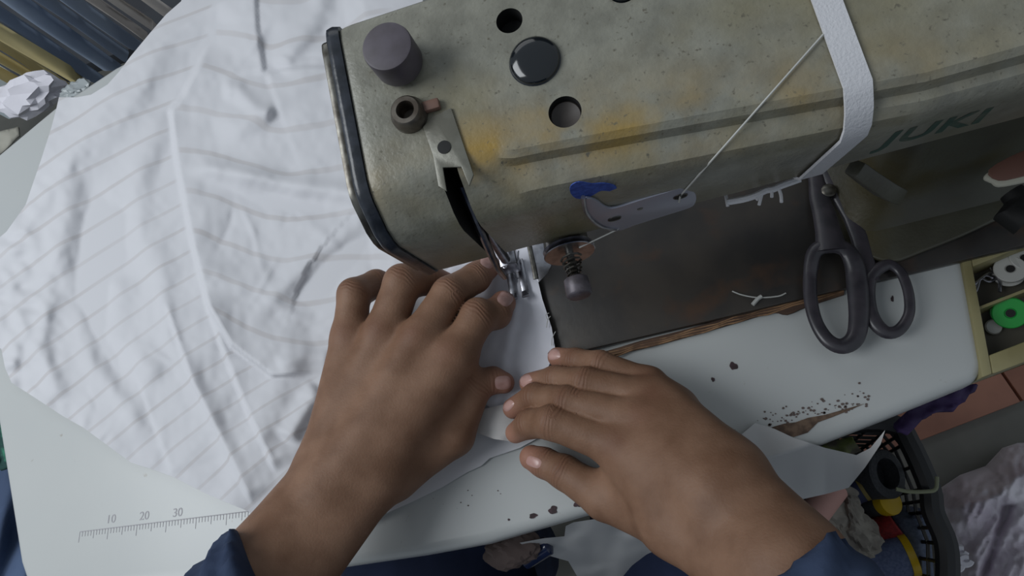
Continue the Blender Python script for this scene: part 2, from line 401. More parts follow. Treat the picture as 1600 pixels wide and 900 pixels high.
# black end gasket with the same outline, slightly proud
pr = arm_profile(-.083); V = []; F = []; n = len(pr); pc = np.array(pr); cen = np.array([.18, .965])
rings = [(-.0832, 1.010, 0), (-.0865, 1.024, 0), (-.0882, 1.018, 0), (-.0890, 1.0, 0)]
for x, s, _ in rings:
    for y, z in pr: V.append((x, cen[0]+(y-cen[0])*s, cen[1]+(z-cen[1])*s))
for i in range(len(rings)-1):
    for k in range(n): F.append((i*n+k, i*n+(k+1) % n, (i+1)*n+(k+1) % n, (i+1)*n+k))
F.append(tuple(range(n))); F.append(tuple((len(rings)-1)*n+k for k in range(n))[::-1])
from_pd('face_plate_gasket', V, F, m_black, None, True, 40)
fp = MB(); fp.prism([np.array([-.0890, .18+(y-.18)*.95, .965+(z-.965)*.95]) for y, z in pr], (-.004, 0, 0)).build('face_plate', m_steel2, None, bevel=.001)
# knob, collar post, window, plugs
m_knob = mat('worn_plastic_knob', srgb(82, 76, 84), .5, col2=srgb(66, 60, 64), scale=60)
m_brass = mat('tarnished_metal', srgb(112, 106, 98), .4, .8, col2=srgb(80, 72, 64), scale=120)
def top_lathe(name, px, py, h, prof, m, n=40): return MB().lathe(ontop(px, py, h)-TN*h, TN, prof, n).build(name, m, None)
kb = ontop(604, 72, .017)-TN*.017; kr = pxr(604, 72, 41, .017)
MB().lathe(kb, TN, [(-.002, kr*.6), (.003, kr*.6), (.003, kr*.97), (.004, kr), (.016, kr), (.017, kr*.97), (.0172, kr*.9)], 44).build('pressure_knob', m_knob, None)
pb = ontop(635, 174, .005)-TN*.005; r1 = pxr(635, 174, 29)
MB().lathe(pb, TN, [(-.001, r1*.95), (.0005, r1), (.003, r1*.98), (.0045, r1*.86), (.0062, r1*.82), (.0068, r1*.74), (.0068, r1*.5), (.006, r1*.46), (-.004, r1*.44)], 40).build('thread_post', m_brass, None)
t = ontop(672, 166, .002); MB().box(t, (np.array([1., 0, 0]), np.cross(TN, [1, 0, 0]), TN), (.004, .0022, .0016)).build('post_tab', mat('rusty_tab', srgb(112, 84, 72), .6), None, bevel=.0008)
m_glass = mat('dark_glass', srgb(18, 22, 26), .12, spec=.7)
c = ontop(836, 97); rr = pxr(836, 97, 39.5)
MB().lathe(c-TN*.009, TN, [(0, rr)]+[(.0105+.003*math.sin(a), rr*math.cos(a)) for a in np.linspace(0, 1.5, 9)], 44).build('oil_sight_window', m_glass, None)
MB().lathe(c-TN*.0012, TN, [(0, rr*1.0), (.0018, rr*1.035), (.0022, rr*1.0), (.0010, rr*.96), (0, rr*.96)], 44).build('window_rim', m_black, None)
c = ontop(883, 176); rr = pxr(883, 176, 25.5); MB().lathe(c-TN*.0065, TN, [(0, rr), (.003, rr), (.0035, rr*.9), (.002, rr*.4)], 36).build('hole_plug', mat('brown_plug', srgb(60, 54, 50), .6), None)
c = ontop(973, -16); rr = pxr(973, -16, 23.5); MB().lathe(c-TN*.008, TN, [(0, rr), (.008, rr), (.010, rr*.8), (.0108, rr*.3)], 36).build('hole_plug', m_glass, None)
# light raised strip around the slot
m_plate = mat('worn_plate', srgb(118, 117, 107), .36, .2, col2=srgb(104, 102, 92), scale=90, bump=.15, bscale=300)
quad = [(662, 200), (676, 184), (706, 170), (741, 274), (734, 292), (722, 262), (693, 263), (699, 300), (686, 292), (678, 245)]
sp = MB().prism([ontop(x, y, .0002) for x, y in quad], TN*.0012).build('slot_cover', m_plate, None, bevel=.0003)
c = ontop(694, 230, .0015); MB().lathe(c-TN*.0002, TN, [(0, .0027), (.0004, .0027), (.00045, .0015)], 24).build('slot_cover_hole_shade', m_dark, None)  # dark disc stands for the shade inside the cover's hole
# take-up lever in the slot
MB().tube([(-.0505, .150, .985), (-.0505, .1405, .962), (-.051, .136, .945), (-.0515, .1335, .932), (-.051, .1335, .918)], [.0018, .002, .0019, .0017, .0013], 10).build('take_up_lever', m_steel, None)
# thread guide plate on the front face
def onface(px, py, h=0):
    nrm = np.array([0, -.98, -.18]); nrm /= np.linalg.norm(nrm); return plane_hit(px, py, np.array([0, .1415, .928])+nrm*h, nrm), nrm
_, FN = onface(900, 300)
out = [(912, 308), (930, 309), (946, 320), (962, 321), (1000, 309), (1040, 297), (1068, 288), (1080, 292), (1087, 303), (1084, 316), (1072, 323), (1030, 336), (990, 349), (962, 358), (935, 352), (917, 336)]
gp = MB().prism([onface(x, y, .0022)[0] for x, y in smoothcurve([np.array(p) for p in out], 3, True)], FN*.0012).build('thread_guide', mat('zinc_plate', srgb(168, 170, 184), .4, .55), None, bevel=.0003)
for px, py, r in ((960, 341, 9.5), (1063, 306, 10)):
    q = onface(px, py, .0033)[0]; rr = r*depth(q)/FPX
    MB().lathe(q, FN, [(-.0008, rr*1.15), (.0004, rr*1.15), (.0006, rr*1.05), (.0002, rr*.95)], 28).build('hole_rim', m_steel2, None)
    MB().lathe(q, FN, [(0, rr*.9), (.00045, rr*.9)], 28).build('thread_hole_shade', m_dark, None)  # near-black disc paints the hole's shade; the plate is not cut
MB().tube([onface(x, y, .0036)[0] for x, y in smoothcurve([np.array(p) for p in [(911, 308), (915, 330), (928, 346), (946, 356), (966, 358)]], 4)], .0009, 8).build('guide_wire', m_steel, None)
q = onface(1000, 326, .0034)[0]; MB().lathe(q, FN, [(-.006, .0014), (0, .0014), (.0004, .001)], 16).build('guide_screw', m_steel2, None)
# blue crayon mark
m_blue = mat('blue_crayon', srgb(34, 62, 140), .7, col2=srgb(52, 84, 168), scale=500)
mk = [(892, 289), (905, 283), (925, 286), (945, 285), (962, 290), (960, 298), (940, 297), (928, 303), (915, 309), (900, 309), (891, 300)]
MB().prism([onface(x, y, .0016)[0] for x, y in smoothcurve([np.array(p) for p in mk], 3, True)], FN*.0003).build('blue_mark', m_blue, None, smooth=False)
# tension assembly
m_cap = mat('knurled_cap', srgb(104, 98, 104), .45, .3, col2=srgb(84, 78, 82), scale=200)
tb0 = np.array([-.0165, .1415, .9205]); ax = np.array([0, -1., 0.])
def disc(y, r, h, m, name, prof=None):
    MB().lathe(tb0+ax*y, ax, prof or [(0, r*.9), (h*.3, r), (h*.7, r), (h, r*.9)], 40).build(name, m, None)
disc(-.01, .006, .012, m_steel2, 'tension_post', [(0, .0105), (.0105, .0105), (.0112, .0098), (.0113, .002), (.034, .002)])
disc(.0022, .0125, .0011, m_steel, 'tension_disc', [(0, .0125), (.0004, .0129), (.0012, .011), (.0014, .003)])
disc(.0042, .0125, .0011, m_steel, 'tension_disc', [(0, .003), (.0004, .011), (.0012, .0129), (.0015, .0125), (.0010, .003)])
MB().tube([tb0+ax*(.0075+.010*i/40)+np.array([math.cos(i*.75), 0, math.sin(i*.75)])*(.0052-.002*i/40) for i in range(41)], .0006, 6).build('tension_spring', m_steel2, None)
pts = []
for k in range(40):
    pass
mbk = MB(); n = 40; prof = [(.0185, .0042), (.0195, .0058), (.0275, .0062), (.0285, .0052)]
a_, b_, d_ = frame(ax); vv = []; ff = []
for h, r in prof:
    for k in range(n): t = 2*math.pi*k/n; r2 = r*(1+.03*(k % 2)); vv.append(tb0+d_*h+(a_*math.cos(t)+b_*math.sin(t))*r2)
for i in range(len(prof)-1):
    for k in range(n): ff.append((i*n+k, i*n+(k+1) % n, (i+1)*n+(k+1) % n, (i+1)*n+k))
ff.append(tuple(range(n))[::-1]); ff.append(tuple((len(prof)-1)*n+k for k in range(n)))
mbk.add(vv, ff).build('tension_knob', m_cap, None, ang=50)
# needle bar, presser bar, presser foot, knife-like guard
MB().tube([(-.068, .199, .93), (-.068, .199, .80)], .0035, 16).build('needle_bar', m_steel, None)
MB().tube([(-.068, .199, .80), (-.068, .199, .762)], [.0009, .0005], 8).build('needle', m_steel, None)
MB().tube([(-.066, .214, .93), (-.066, .214, .785)], .004, 16).build('presser_bar', m_steel, None)
ft = MB(); ft.box((-.068, .206, .784), np.eye(3), (.006, .008, .008))
for s in (-1, 1): ft.box((-.068+s*.0046, .199, .7645), np.eye(3), (.0028, .014, .0012)); ft.box((-.068+s*.0046, .1835, .7668), (np.array([1, 0, 0]), np.array([0, .8, -.6]), np.array([0, .6, .8])), (.0028, .004, .0010))
ft.box((-.068, .21, .771), np.eye(3), (.006, .002, .008)).build('presser_foot', m_steel, None, bevel=.0006)
q = [PX(x, y, -.047) for x, y in [(828, 385), (836, 384), (842, 398), (853, 405), (862, 412), (857, 425), (843, 441), (834, 430)]]
z0 = .80; q = [P(x, y, z0) for x, y in [(824, 370), (848, 366), (852, 400), (862, 416), (856, 428), (842, 442), (833, 428)]]
MB().prism(q, (0, 0, .0012)).build('finger_guard', m_steel, None, bevel=.0003)
q = [P(x, y, .802) for x, y in [(825, 375), (829, 395), (834, 418), (837, 436)]]
MB().tube(q, .0016, 10, flat=.5).build('guide_rod', m_steel2, None)
q = [P(x, y, .79) for x, y in [(786, 385), (784, 414), (792, 417), (796, 398), (800, 412), (808, 408), (810, 392)]]
MB().tube(smoothcurve(q, 4), .0006, 8).build('clear_finger_rest', m_steel, None)
# bed plate and raised base near the pillar
m_bed = mat('oily_bed', srgb(62, 57, 52), .32, .15, col2=srgb(44, 42, 41), scale=18, lo=.38, hi=.62, bump=.06, bscale=150, spec=.45)
overlay(m_bed, srgb(74, 56, 44), 30, .56, .72, seed=4)
slab('bed', [(-.17, .315), (-.17, .134), (.165, .1335), (.30, .1335), (.36, .1335), (.47, .1335), (.47, .315)], TABLE_Z+.0006, TABLE_Z+.0065, m_bed, .001)
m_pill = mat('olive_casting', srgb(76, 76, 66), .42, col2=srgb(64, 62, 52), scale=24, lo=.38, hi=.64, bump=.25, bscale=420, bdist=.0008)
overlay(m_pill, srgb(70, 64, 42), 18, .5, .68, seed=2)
# pillar: waist rising from the bed to the arm, flared foot
rngz = [(.7566, .006, .0), (.762, .002, .0), (.772, -.010, 0), (.79, -.016, 0), (.86, -.018, 0), (.905, -.016, 0), (.93, -.010, 0)]
V = []; F = []
def rrect(x0, x1, y0, y1, r, n=6):
    o = []
    for cx, cy, a0 in ((x1-r, y1-r, 0), (x0+r, y1-r, 90), (x0+r, y0+r, 180), (x1-r, y0+r, 270)):
        for k in range(n+1): t = math.radians(a0+90*k/n); o.append((cx+r*math.cos(t), cy+r*math.sin(t)))
    return o
for z, g, _ in rngz:
    for x, y in rrect(.165-g, .47, .165-g, .30, .018): V.append((x, y, z))
n = 28
for i in range(len(rngz)-1):
    for k in range(n): F.append((i*n+k, i*n+(k+1) % n, (i+1)*n+(k+1) % n, (i+1)*n+k))
F.append(tuple(range(n))); F.append(tuple((len(rngz)-1)*n+k for k in range(n))[::-1])
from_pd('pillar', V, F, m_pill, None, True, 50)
# raised base plate in front of the pillar
bp = [(1342, 305), (1330, 330), (1338, 370), (1352, 400), (1392, 412), (1440, 396), (1500, 372), (1556, 346), (1620, 318), (1640, 240), (1400, 250)]
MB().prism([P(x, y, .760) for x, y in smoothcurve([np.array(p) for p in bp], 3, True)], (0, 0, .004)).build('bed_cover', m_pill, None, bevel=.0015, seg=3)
# reverse lever
MB().tube([P(1335, 262, .905), P(1352, 275, .895), P(1382, 296, .88), P(1402, 306, .87)], [.0055, .006, .0065, .006], 4).build('reverse_lever', m_pill, None, bevel=.001)
# dial plate at the right with an off-white rim and reddish face
dp = [(1536, 276), (1548, 288), (1560, 294), (1600, 287), (1660, 272), (1660, 225), (1600, 242)]
MB().prism([P(x, y, .868) for x, y in smoothcurve([np.array(p) for p in dp], 3, True)], (0, 0, .003)).build('dial_plate', mat('cream_plate', srgb(176, 174, 160), .5), None, bevel=.001)
dp2 = [(1544, 266), (1560, 283), (1600, 276), (1660, 262), (1660, 222), (1600, 236)]
MB().prism([P(x, y, .8712) for x, y in smoothcurve([np.array(p) for p in dp2], 3, True)], (0, 0, .0012)).build('dial_face', mat('reddish_plate', srgb(110, 78, 68), .5), None, bevel=.0004)
MB().tube([P(x, y, .79) for x, y in [(1580, 300), (1592, 312), (1592, 326), (1578, 334), (1600, 344)]], [.007, .008, .008, .009, .01], 12).build('winder_bracket', m_dark, None)
# maker's name painted on the front face, half worn away
m_green = mat('worn_green_paint', srgb(34, 66, 56), .6, col2=srgb(84, 88, 76), scale=70, lo=.5, hi=.66)
cu = bpy.data.curves.new('n', 'FONT'); cu.body = 'JUKI'; cu.size = 1; cu.space_character = 1.1; cu.offset = .03
o = bpy.data.objects.new('n', cu); COL.objects.link(o); dg = bpy.context.evaluated_depsgraph_get(); me = bpy.data.meshes.new_from_object(o.evaluated_get(dg)); bpy.data.objects.remove(o)
def armpoint(px, py, off):
    d = RW @ _cd((px, py)); t = .12
    while t < .45:
        p = CAMPOS+d*t
        if inpoly(p[None, 1:], arm_profile(p[0]))[0]: break
        t += .0004
    return CAMPOS+d*(t-off)
wid = max(v.co.x for v in me.vertices); hgt = max(v.co.y for v in me.vertices)
for v in me.vertices:
    u_, v_ = v.co.x/wid, v.co.y/hgt; v.co = Vector(armpoint(1372+158*u_+24*v_, 231-40*u_-24*v_, .0007))
link('painted_name', me, m_green, None, False)
adopt_all(mroot, before)

# white elastic band round the arm
m_band = mat('white_elastic', srgb(196, 196, 200), .8, bump=.6, bscale=900, bdist=.0005)
pr = arm_profile(.098); pc = np.array(pr); V = []; F = []; w = .0048
nrm = []
for i in range(len(pr)):
    t = pc[(i+1) % len(pr)]-pc[i-1]; t /= np.linalg.norm(t); nrm.append(np.array([-t[1], t[0]]))
nrm = np.array(nrm); cen = pc.mean(0); nrm *= np.sign(((pc-cen)*nrm).sum(1))[:, None]
# convex hull-ish: band bridges the groove
pb = pc+nrm*.0006; pb[6] = (pb[5]+pb[8])/2+np.array([-.0006, .0004]); pb[7] = pb[5]*.3+pb[8]*.7+np.array([-.0004, .0004])
for off, h in ((-w, 0), (-w, .0012), (w, .0012), (w, 0)):
    for i, (y, z) in enumerate(pb+nrm*h):
        skew = -.006*np.clip((.985-z)/.06, 0, 1); V.append((.098+off+skew, y, z))
n = len(pr)
for j in range(4):
    for k in range(n): F.append((j*n+k, j*n+(k+1) % n, ((j+1) % 4)*n+(k+1) % n, ((j+1) % 4)*n+k))
band = from_pd('elastic_band', V, F, m_band, None, True, 45)
tag(band, 'white woven elastic band wrapped around the machine arm', 'band')
# frayed knot of the band hanging below the arm
mb = MB()
fr = [[(1250, 280), (1222, 290), (1208, 296), (1196, 298), (1180, 306), (1160, 312), (1136, 316)], [(1196, 298), (1190, 304), (1182, 312)], [(1206, 296), (1206, 308)], [(1216, 293), (1220, 304), (1221, 316)], [(1190, 304), (1186, 320)], [(1134, 305), (1137, 322)]]
for j, c in enumerate(fr):
    pts = smoothcurve([P(x, y, .922) for x, y in c], 3); mb.tube(pts, [.0016 if j == 0 else .0008]*len(pts), 7)
fb = mb.build('frayed_end', m_band, None); fb.parent = band
# thread from band to guide and on to the tension discs
m_thread = mat('white_thread', srgb(176, 176, 172), .7)
q = [armpoint(1302-239*k/9, 36+270*k/9, .0016) for k in range(10)]+[onface(1063, 306, .0046)[0], onface(1061, 316, .004)[0]]
th = MB().tube(q, .0004, 6).build('sewing_thread', m_thread, None); tag(th, 'taut white thread running from the band to the guide plate', 'thread')
q = [onface(966, 358, .004)[0], P(905, 387, .925)]
th2 = MB().tube(q, .00035, 6).build('sewing_thread', m_thread, None); tag(th2, 'short thread between guide plate hook and tension discs', 'thread')
for c, lab in (([(1144, 455), (1160, 461), (1185, 465), (1215, 463), (1228, 458)], 'loose white thread lying on the dark machine bed'), ([(1176, 476), (1184, 467), (1190, 463)], 'short tuft of white lint on the bed edge')):
    o = MB().tube(smoothcurve([P(x, y, .7582 if lab[0] == 'l' else .759) for x, y in c], 5), .0005 if lab[0] == 'l' else .0014, 6).build('thread_scrap', m_thread, None); tag(o, lab, 'thread')

# ============================================================ SCISSORS
m_sc = mat('black_enamel', srgb(46, 44, 50), .33, col2=srgb(60, 56, 62), scale=80, spec=.6)
sroot = empty('scissors', P(1310, 330, .757), 'large black handled tailor scissors lying across the bed and table edge', 'scissors')
before = set(COL.objects)
def loop(cx, cy, rx, ry, ang, z, width, name, squash=0):
    pts = []; rad = []
    for k in range(48):
        t = 2*math.pi*k/48; u = rx*math.cos(t); v = ry*math.sin(t); u *= 1-squash*math.sin(t)
        x = cx+u*math.cos(ang)-v*math.sin(ang); y = cy+u*math.sin(ang)+v*math.cos(ang); pts.append((x, y))
        rad.append(width)
    return pts
def thick_path(px, radpx, z, flat=.7, closed=False):
    pts = [P(x, y, zz) for (x, y), zz in zip(px, z)]
    return pts, [r*depth(p)/FPX for r, p in zip(radpx, pts)]
# large handle
lp = [(1290, 384), (1272, 396), (1266, 430), (1267, 470), (1276, 505), (1294, 532), (1316, 541), (1336, 528), (1342, 495), (1340, 450), (1334, 410), (1318, 388)]
lr = [11, 10, 9, 9, 9, 10, 11, 12, 13, 14, 13, 11]
cl = smoothcurve([np.array(p) for p in lp], 5, True); rr = np.interp(np.arange(len(cl)), np.arange(0, len(cl)+1, 5), [r*1.15 for r in lr+[lr[0]]])
pts, rads = thick_path(cl, rr, [.7655+.006*max(0, (430-p[1])/60) for p in cl])
mb = MB().tube(pts, rads, 12, closed=True, flat=.6)
sh = [(1300, 392), (1294, 362), (1288, 335), (1280, 308), (1276, 285), (1272, 255)]
pts, rads = thick_path(sh, [24, 19, 17, 15, 12, 10], [.771, .770, .768, .766, .764, .762])
mb.tube(pts, rads, 12, flat=.35)
adopt(sroot, mb.build('large_handle', m_sc, None))
lp = [(1384, 414), (1362, 430), (1356, 460), (1362, 495), (1382, 518), (1404, 516), (1420, 492), (1420, 460), (1410, 430), (1398, 417)]
cl = smoothcurve([np.array(p) for p in lp], 5, True); lr = [9, 10, 11, 12, 11, 9, 8, 8, 8, 8]
rr = np.interp(np.arange(len(cl)), np.arange(0, len(cl)+1, 5), lr+[lr[0]])
pts, rads = thick_path(cl, rr, [.763]*len(cl))
mb = MB().tube(pts, rads, 12, closed=True, flat=.6)
sh = [(1362, 440), (1350, 400), (1342, 370), (1330, 340), (1314, 312), (1300, 285), (1290, 260)]
pts, rads = thick_path(sh, [13, 13, 13, 12, 12, 12, 10], [.763]*7)
mb.tube(pts, rads, 12, flat=.4)
adopt(sroot, mb.build('small_handle', m_sc, None))
q = P(1294, 300, .765); adopt(sroot, MB().lathe(q, (0, 0, 1), [(0, .005), (.003, .005), (.004, .0035)], 24).build('pivot_screw', m_steel2, None))
for a, b in (((1272, 258), (1228, 60)), ((1288, 262), (1262, 60))):
    p0, p1 = P(*a, .7615), P(*b, .7615); dd = (p1-p0)/np.linalg.norm(p1-p0); nn = np.array([-dd[1], dd[0], 0])
    adopt(sroot, MB().prism([p0-nn*.008, p1-nn*.001, p1+nn*.001, p0+nn*.008], (0, 0, .002)).build('blade', m_steel, None, bevel=.0004))

# ============================================================ PARTS TRAY AT THE RIGHT END
m_tray = mat('olive_plastic', srgb(150, 142, 104), .4, col2=srgb(132, 124, 88), scale=30)
O = P(1499, 412, .748); U = P(1600, 372, .748)-O; U /= np.linalg.norm(U); Vv = P(1531, 592, .748)-O; dv = np.linalg.norm(Vv); Vv /= dv
traytop = .749
tr = empty('parts_tray', O, 'olive plastic parts tray with compartments set into table end', 'tray')
def tb(u0, u1, v0, v1, z0, z1, mbb):
    c = O+U*(u0+u1)/2+Vv*(v0+v1)/2; c[2] = (z0+z1)/2
    a2 = np.array([-U[1], U[0], 0]); mbb.prism([np.array([*(O+U*u+Vv*v)[:2], z0]) for u, v in ((u0, v0), (u1, v0), (u1, v1), (u0, v1))], (0, 0, z1-z0))
W = .15
mb = MB(); tb(0, .0065, 0, dv, .722, traytop+.003, mb); tb(.0066, W, 0, .0065, .722, traytop+.003, mb); tb(.0066, W, dv-.012, dv, .722, traytop+.003, mb); tb(W, W+.006, 0, dv, .722, traytop+.003, mb)
adopt(tr, mb.build('rim', m_tray, None, bevel=.001))
mb = MB(); tb(.0066, W, .0066, dv-.0121, .722, .7245, mb); adopt(tr, mb.build('tray_floor', mat('tray_floor', srgb(84, 80, 70), .6), None))
mb = MB(); tb(.0067, W, .0335, .0355, .7246, .7475, mb); adopt(tr, mb.build('divider', m_tray, None))
m_bob = mat('green_plastic', srgb(30, 150, 60), .35); m_white = mat('white_plastic', srgb(176, 176, 172), .45)
def bobbin(px, py, z, r, ax, m, label, h=.009):
    c = P(px, py, z); ax = np.array(ax, float); ax /= np.linalg.norm(ax)
    t = empty('bobbin', c, label, 'bobbin')
    prof = [(-h/2, r*.35), (-h/2, r*.95), (-h/2+.0004, r), (-h/2+.0012, r), (-h/2+.0014, r*.8), (h/2-.0014, r*.8), (h/2-.0012, r), (h/2-.0004, r), (h/2, r*.95), (h/2, r*.35), (h/2-.0006, r*.3)]
    o = MB().lathe(c, ax, prof, 36).build('spool_body', m, None); adopt(t, o)
    a = np.asarray(c)+ax*(h/2); o = MB().lathe(a-ax*.0006, ax, [(0, r*.27), (.0008, r*.27)], 20).build('hub_hole_shade', m_dark, None); adopt(t, o)  # flat dark disc painted as the shade in the hub
    return t
bobbin(1577, 488, .7352, .0102, (-.35, -.35, .85), m_bob, 'bright green bobbin in the front compartment of tray')
bobbin(1577, 424, .7352, .0095, (-.2, .1, .9), m_white, 'pale clear bobbin in the rear compartment of tray')
bobbin(1596, 408, .7352, .0095, (.1, .1, .95), m_white, 'whitish bobbin in the far rear corner of the tray')
c = P(1551, 511, .727); o = MB().lathe(c, (-.1, -.2, 1), [(0, .0045), (.0016, .0052), (.0028, .0045), (.0032, .002)], 28).build('button', m_white, None); tag(o, 'small white round button beside the green bobbin', 'button')
mb = MB()
for c in ([(1518, 448), (1530, 438), (1540, 430), (1552, 424)], [(1540, 430), (1556, 434), (1562, 440), (1562, 456)], [(1530, 438), (1526, 452), (1520, 462)], [(1552, 424), (1548, 418)], [(1534, 434), (1545, 440), (1556, 434)]):
    mb.tube(smoothcurve([P(x, y, .732) for x, y in c], 4), .0011, 8, flat=.6)
o = mb.build('presser_foot_spare', m_steel, None); tag(o, 'small steel forked attachment lying in the rear tray compartment', 'sewing attachment')

# ============================================================ WHITE STRIPED FABRIC ON THE TABLE
m_cloth = mat('white_cotton', srgb(210, 210, 216), .85, bump=.12, bscale=1800, bdist=.0002, spec=.2)
nt = m_cloth.node_tree; b = nt.nodes['Principled BSDF']
def nmath(op, a, bb=None):
    n_ = nt.nodes.new('ShaderNodeMath'); n_.operation = op
    for i_, s_ in enumerate((a, bb)):
        if s_ is None: continue
        if isinstance(s_, (int, float)): n_.inputs[i_].default_value = s_
        else: nt.links.new(s_, n_.inputs[i_])
    return n_.outputs[0]
pa = nt.nodes.new('ShaderNodeAttribute'); pa.attribute_name = 'weave_phase'; pm = nt.nodes.new('ShaderNodeAttribute'); pm.attribute_name = 'weave_amount'
ab = nmath('ABSOLUTE', nmath('SUBTRACT', nmath('FRACT', pa.outputs['Fac']), .5))
mr = nt.nodes.new('ShaderNodeMapRange'); mr.interpolation_type = 'SMOOTHSTEP'; mr.inputs[1].default_value = .095; mr.inputs[2].default_value = .04
nt.links.new(ab, mr.inputs[0]); mxs = nt.nodes.new('ShaderNodeMix'); mxs.data_type = 'RGBA'
nt.links.new(nmath('MULTIPLY', mr.outputs[0], pm.outputs['Fac']), mxs.inputs[0]); mxs.inputs[6].default_value = srgb(202, 202, 206); mxs.inputs[7].default_value = srgb(172, 165, 162)
nt.links.new(mxs.outputs[2], b.inputs['Base Color'])
outline = [(620, -60), (300, -60), (283, 2), (260, 22), (234, 52), (204, 88), (186, 112), (168, 132), (142, 148), (120, 152), (92, 152), (88, 170), (80, 200), (64, 250), (40, 320), (10, 362), (-60, 420), (-60, 520), (2, 545), (8, 575), (18, 598), (60, 625), (98, 650), (130, 668), (205, 723), (240, 734), (270, 745), (330, 775), (388, 799),
           (430, 835), (500, 850), (552, 826), (590, 808), (640, 786), (690, 762), (730, 738), (752, 728), (765, 716), (812, 700), (838, 686), (846, 640), (850, 600), (868, 549), (862, 515), (846, 468), (834, 420), (822, 385), (815, 300), (800, 200), (700, 60)]
S1 = [(330, 60), (285, 150), (266, 172), (275, 250), (300, 380), (325, 480), (362, 540), (425, 588), (500, 582)]
S2 = [(318, 455), (345, 540), (385, 640), (431, 740)]
S3 = [(255, 470), (300, 600), (345, 690), (395, 792)]
def clothz(p):
    x, y = p[:, 0], p[:, 1]
    w = Pn(p, .757)
    onbed = np.clip((w[:, 1]-.128)/.012, 0, 1)*np.clip((w[:, 0]+.185)/.02, 0, 1)
    z = .7525+.0072*onbed
    far = np.clip((x-560)/160, 0, 1)                      # flatter under the hands and needle
    soft = 1-.85*far
    def sm(t): t = np.clip(t, 0, 1); return t*t*(3-2*t)
    def stepf(poly, h, L=90, wd=3.5, side=1, ends=.08):
        d, t = sdline(p, poly); d = d*side
        return h*sm((d+wd)/(2*wd))*np.exp(-np.clip(d, 0, None)/L)*sm(t/ends+.02)*sm((1-t)/ends+.02)
    def ridge(poly, h, wd, ends=.15):
        d, t = sdline(p, poly); return h*np.exp(-(d/wd)**2)*sm(t/ends)*sm((1-t)/ends)
    H = np.zeros(len(p))
    H += stepf(S1, .0085, 130, side=-1)
    H += stepf(S2, .006, 60, side=-1)
    H += stepf(S3, .006, 60, side=-1)
    H += stepf([(205, 560), (232, 640), (270, 745)], .002, 60, side=-1)
    H += stepf([(398, -40), (402, 40), (414, 116)], .0045, 60, wd=4, side=1)
    H += stepf([(412, 118), (440, 108), (480, 104), (540, 106)], .004, 70, side=1)
    H += ridge([(292, 258), (350, 266), (440, 286), (560, 304), (600, 320)], .0075, 15)
    H += ridge([(292, 285), (440, 315), (560, 335)], -.003, 20)
    H += ridge([(600, 312), (540, 362), (470, 420), (410, 480), (385, 520)], .0058, 17, .3)
    H += ridge([(620, 330), (540, 402), (470, 462), (392, 524)], -.0026, 14, .4)
    H += ridge([(330, 60), (262, 170), (222, 260), (214, 345), (250, 430), (262, 480)], .0055, 24)
    H += ridge([(360, 10), (300, 100), (245, 200)], -.004, 22)
    H += ridge([(262, 60), (190, 170), (110, 260), (92, 380), (88, 470)], .0045, 24)
    H += ridge([(205, 100), (150, 180), (60, 320), (10, 420)], .005, 18)
    H += ridge([(150, 250), (140, 380), (160, 520), (230, 640)], -.004, 24)
    H += ridge([(190, 420), (170, 520), (260, 600)], .004, 22)
    H += ridge([(250, 420), (262, 520), (330, 650), (380, 760)], .0035, 14)
    H += ridge([(345, 140), (370, 140), (400, 170), (430, 180)], .006, 13)
    H += ridge([(330, 200), (400, 190), (470, 130), (530, 60)], .006, 22)
    H += ridge([(425, 20), (425, 90), (440, 125)], -.003, 16, .4)
    H += ridge([(430, 110), (470, 60), (500, 10), (510, -40)], .008, 20)
    H += ridge([(300, 420), (380, 440), (430, 420)], .003, 22)
    H += ridge([(445, 690), (470, 650), (500, 600)], .008, 16)
    H += ridge([(430, 570), (480, 555), (520, 560)], .003, 12)
    H += ridge([(80, 440), (60, 540), (95, 630)], .004, 14)
    H += ridge([(120, 470), (140, 560), (200, 640), (230, 700)], .003, 16)
    H += ridge([(20, 480), (40, 520), (12, 580)], .004, 12)
    # broad undulation
    u = (x*.8+y*.35)/70; v = (y*.8-x*.35)/150
    H += .011*vnoise(u, v, 3)+.005*vnoise(x/46+y/110, y/90, 8)+.0014*vnoise(x/26+y/60, y/34, 11)+.0008*vnoise(x/11+5, y/12, 12)
    H = H*soft+.003*soft
    rc = np.random.default_rng(12)
    for k in range(34):
        cx, cy = rc.uniform(20, 560), rc.uniform(10, 720); an = rc.normal(1.9, .55) if cx < 300 else rc.normal(.3, .7); ll = rc.uniform(30, 90)
        dx, dy = math.cos(an)*ll, math.sin(an)*ll; bx, by = rc.normal(0, 7, 2)
        H += ridge([(cx-dx, cy-dy), (cx+bx, cy+by), (cx+dx, cy+dy)], rc.choice([-.0010, .0013]), rc.uniform(4, 8), .5)
    # crumpled left margin
    cr = np.clip((110-x)/80, 0, 1)*np.clip((y-200)/100, 0, 1); H += cr*.005*vnoise(x/18, y/15, 21)
    z = z+np.clip(H, .0002, None)
    # strip lying flat under the presser foot
    # droop past the back edge of the table
    d, t = sdline(p, [(-60, 302), (90, 170), (184, 108), (370, -8)])
    z = z-np.clip(-d-3, 0, 40)*.0004*(y < 250)
    # short droop off the front edge
    return z
cloth, vp = sheet('striped_fabric', outline, 4.0, clothz, m_cloth)
tag(cloth, 'large white cotton fabric with faint beige stripes heaped in folds on table', 'fabric')
regB = [(266, 172), (275, 250), (300, 380), (325, 480), (362, 540), (425, 588), (520, 582), (640, 420), (620, -60), (345, -60), (330, 60), (285, 150)]
x, y = vp[:, 0], vp[:, 1]; inB = inpoly(vp, regB); _h = clothz(vp)
sA = .42+.5*np.clip(y/700, 0, 1); phA = (y+sA*x+900*(_h-.757))/50
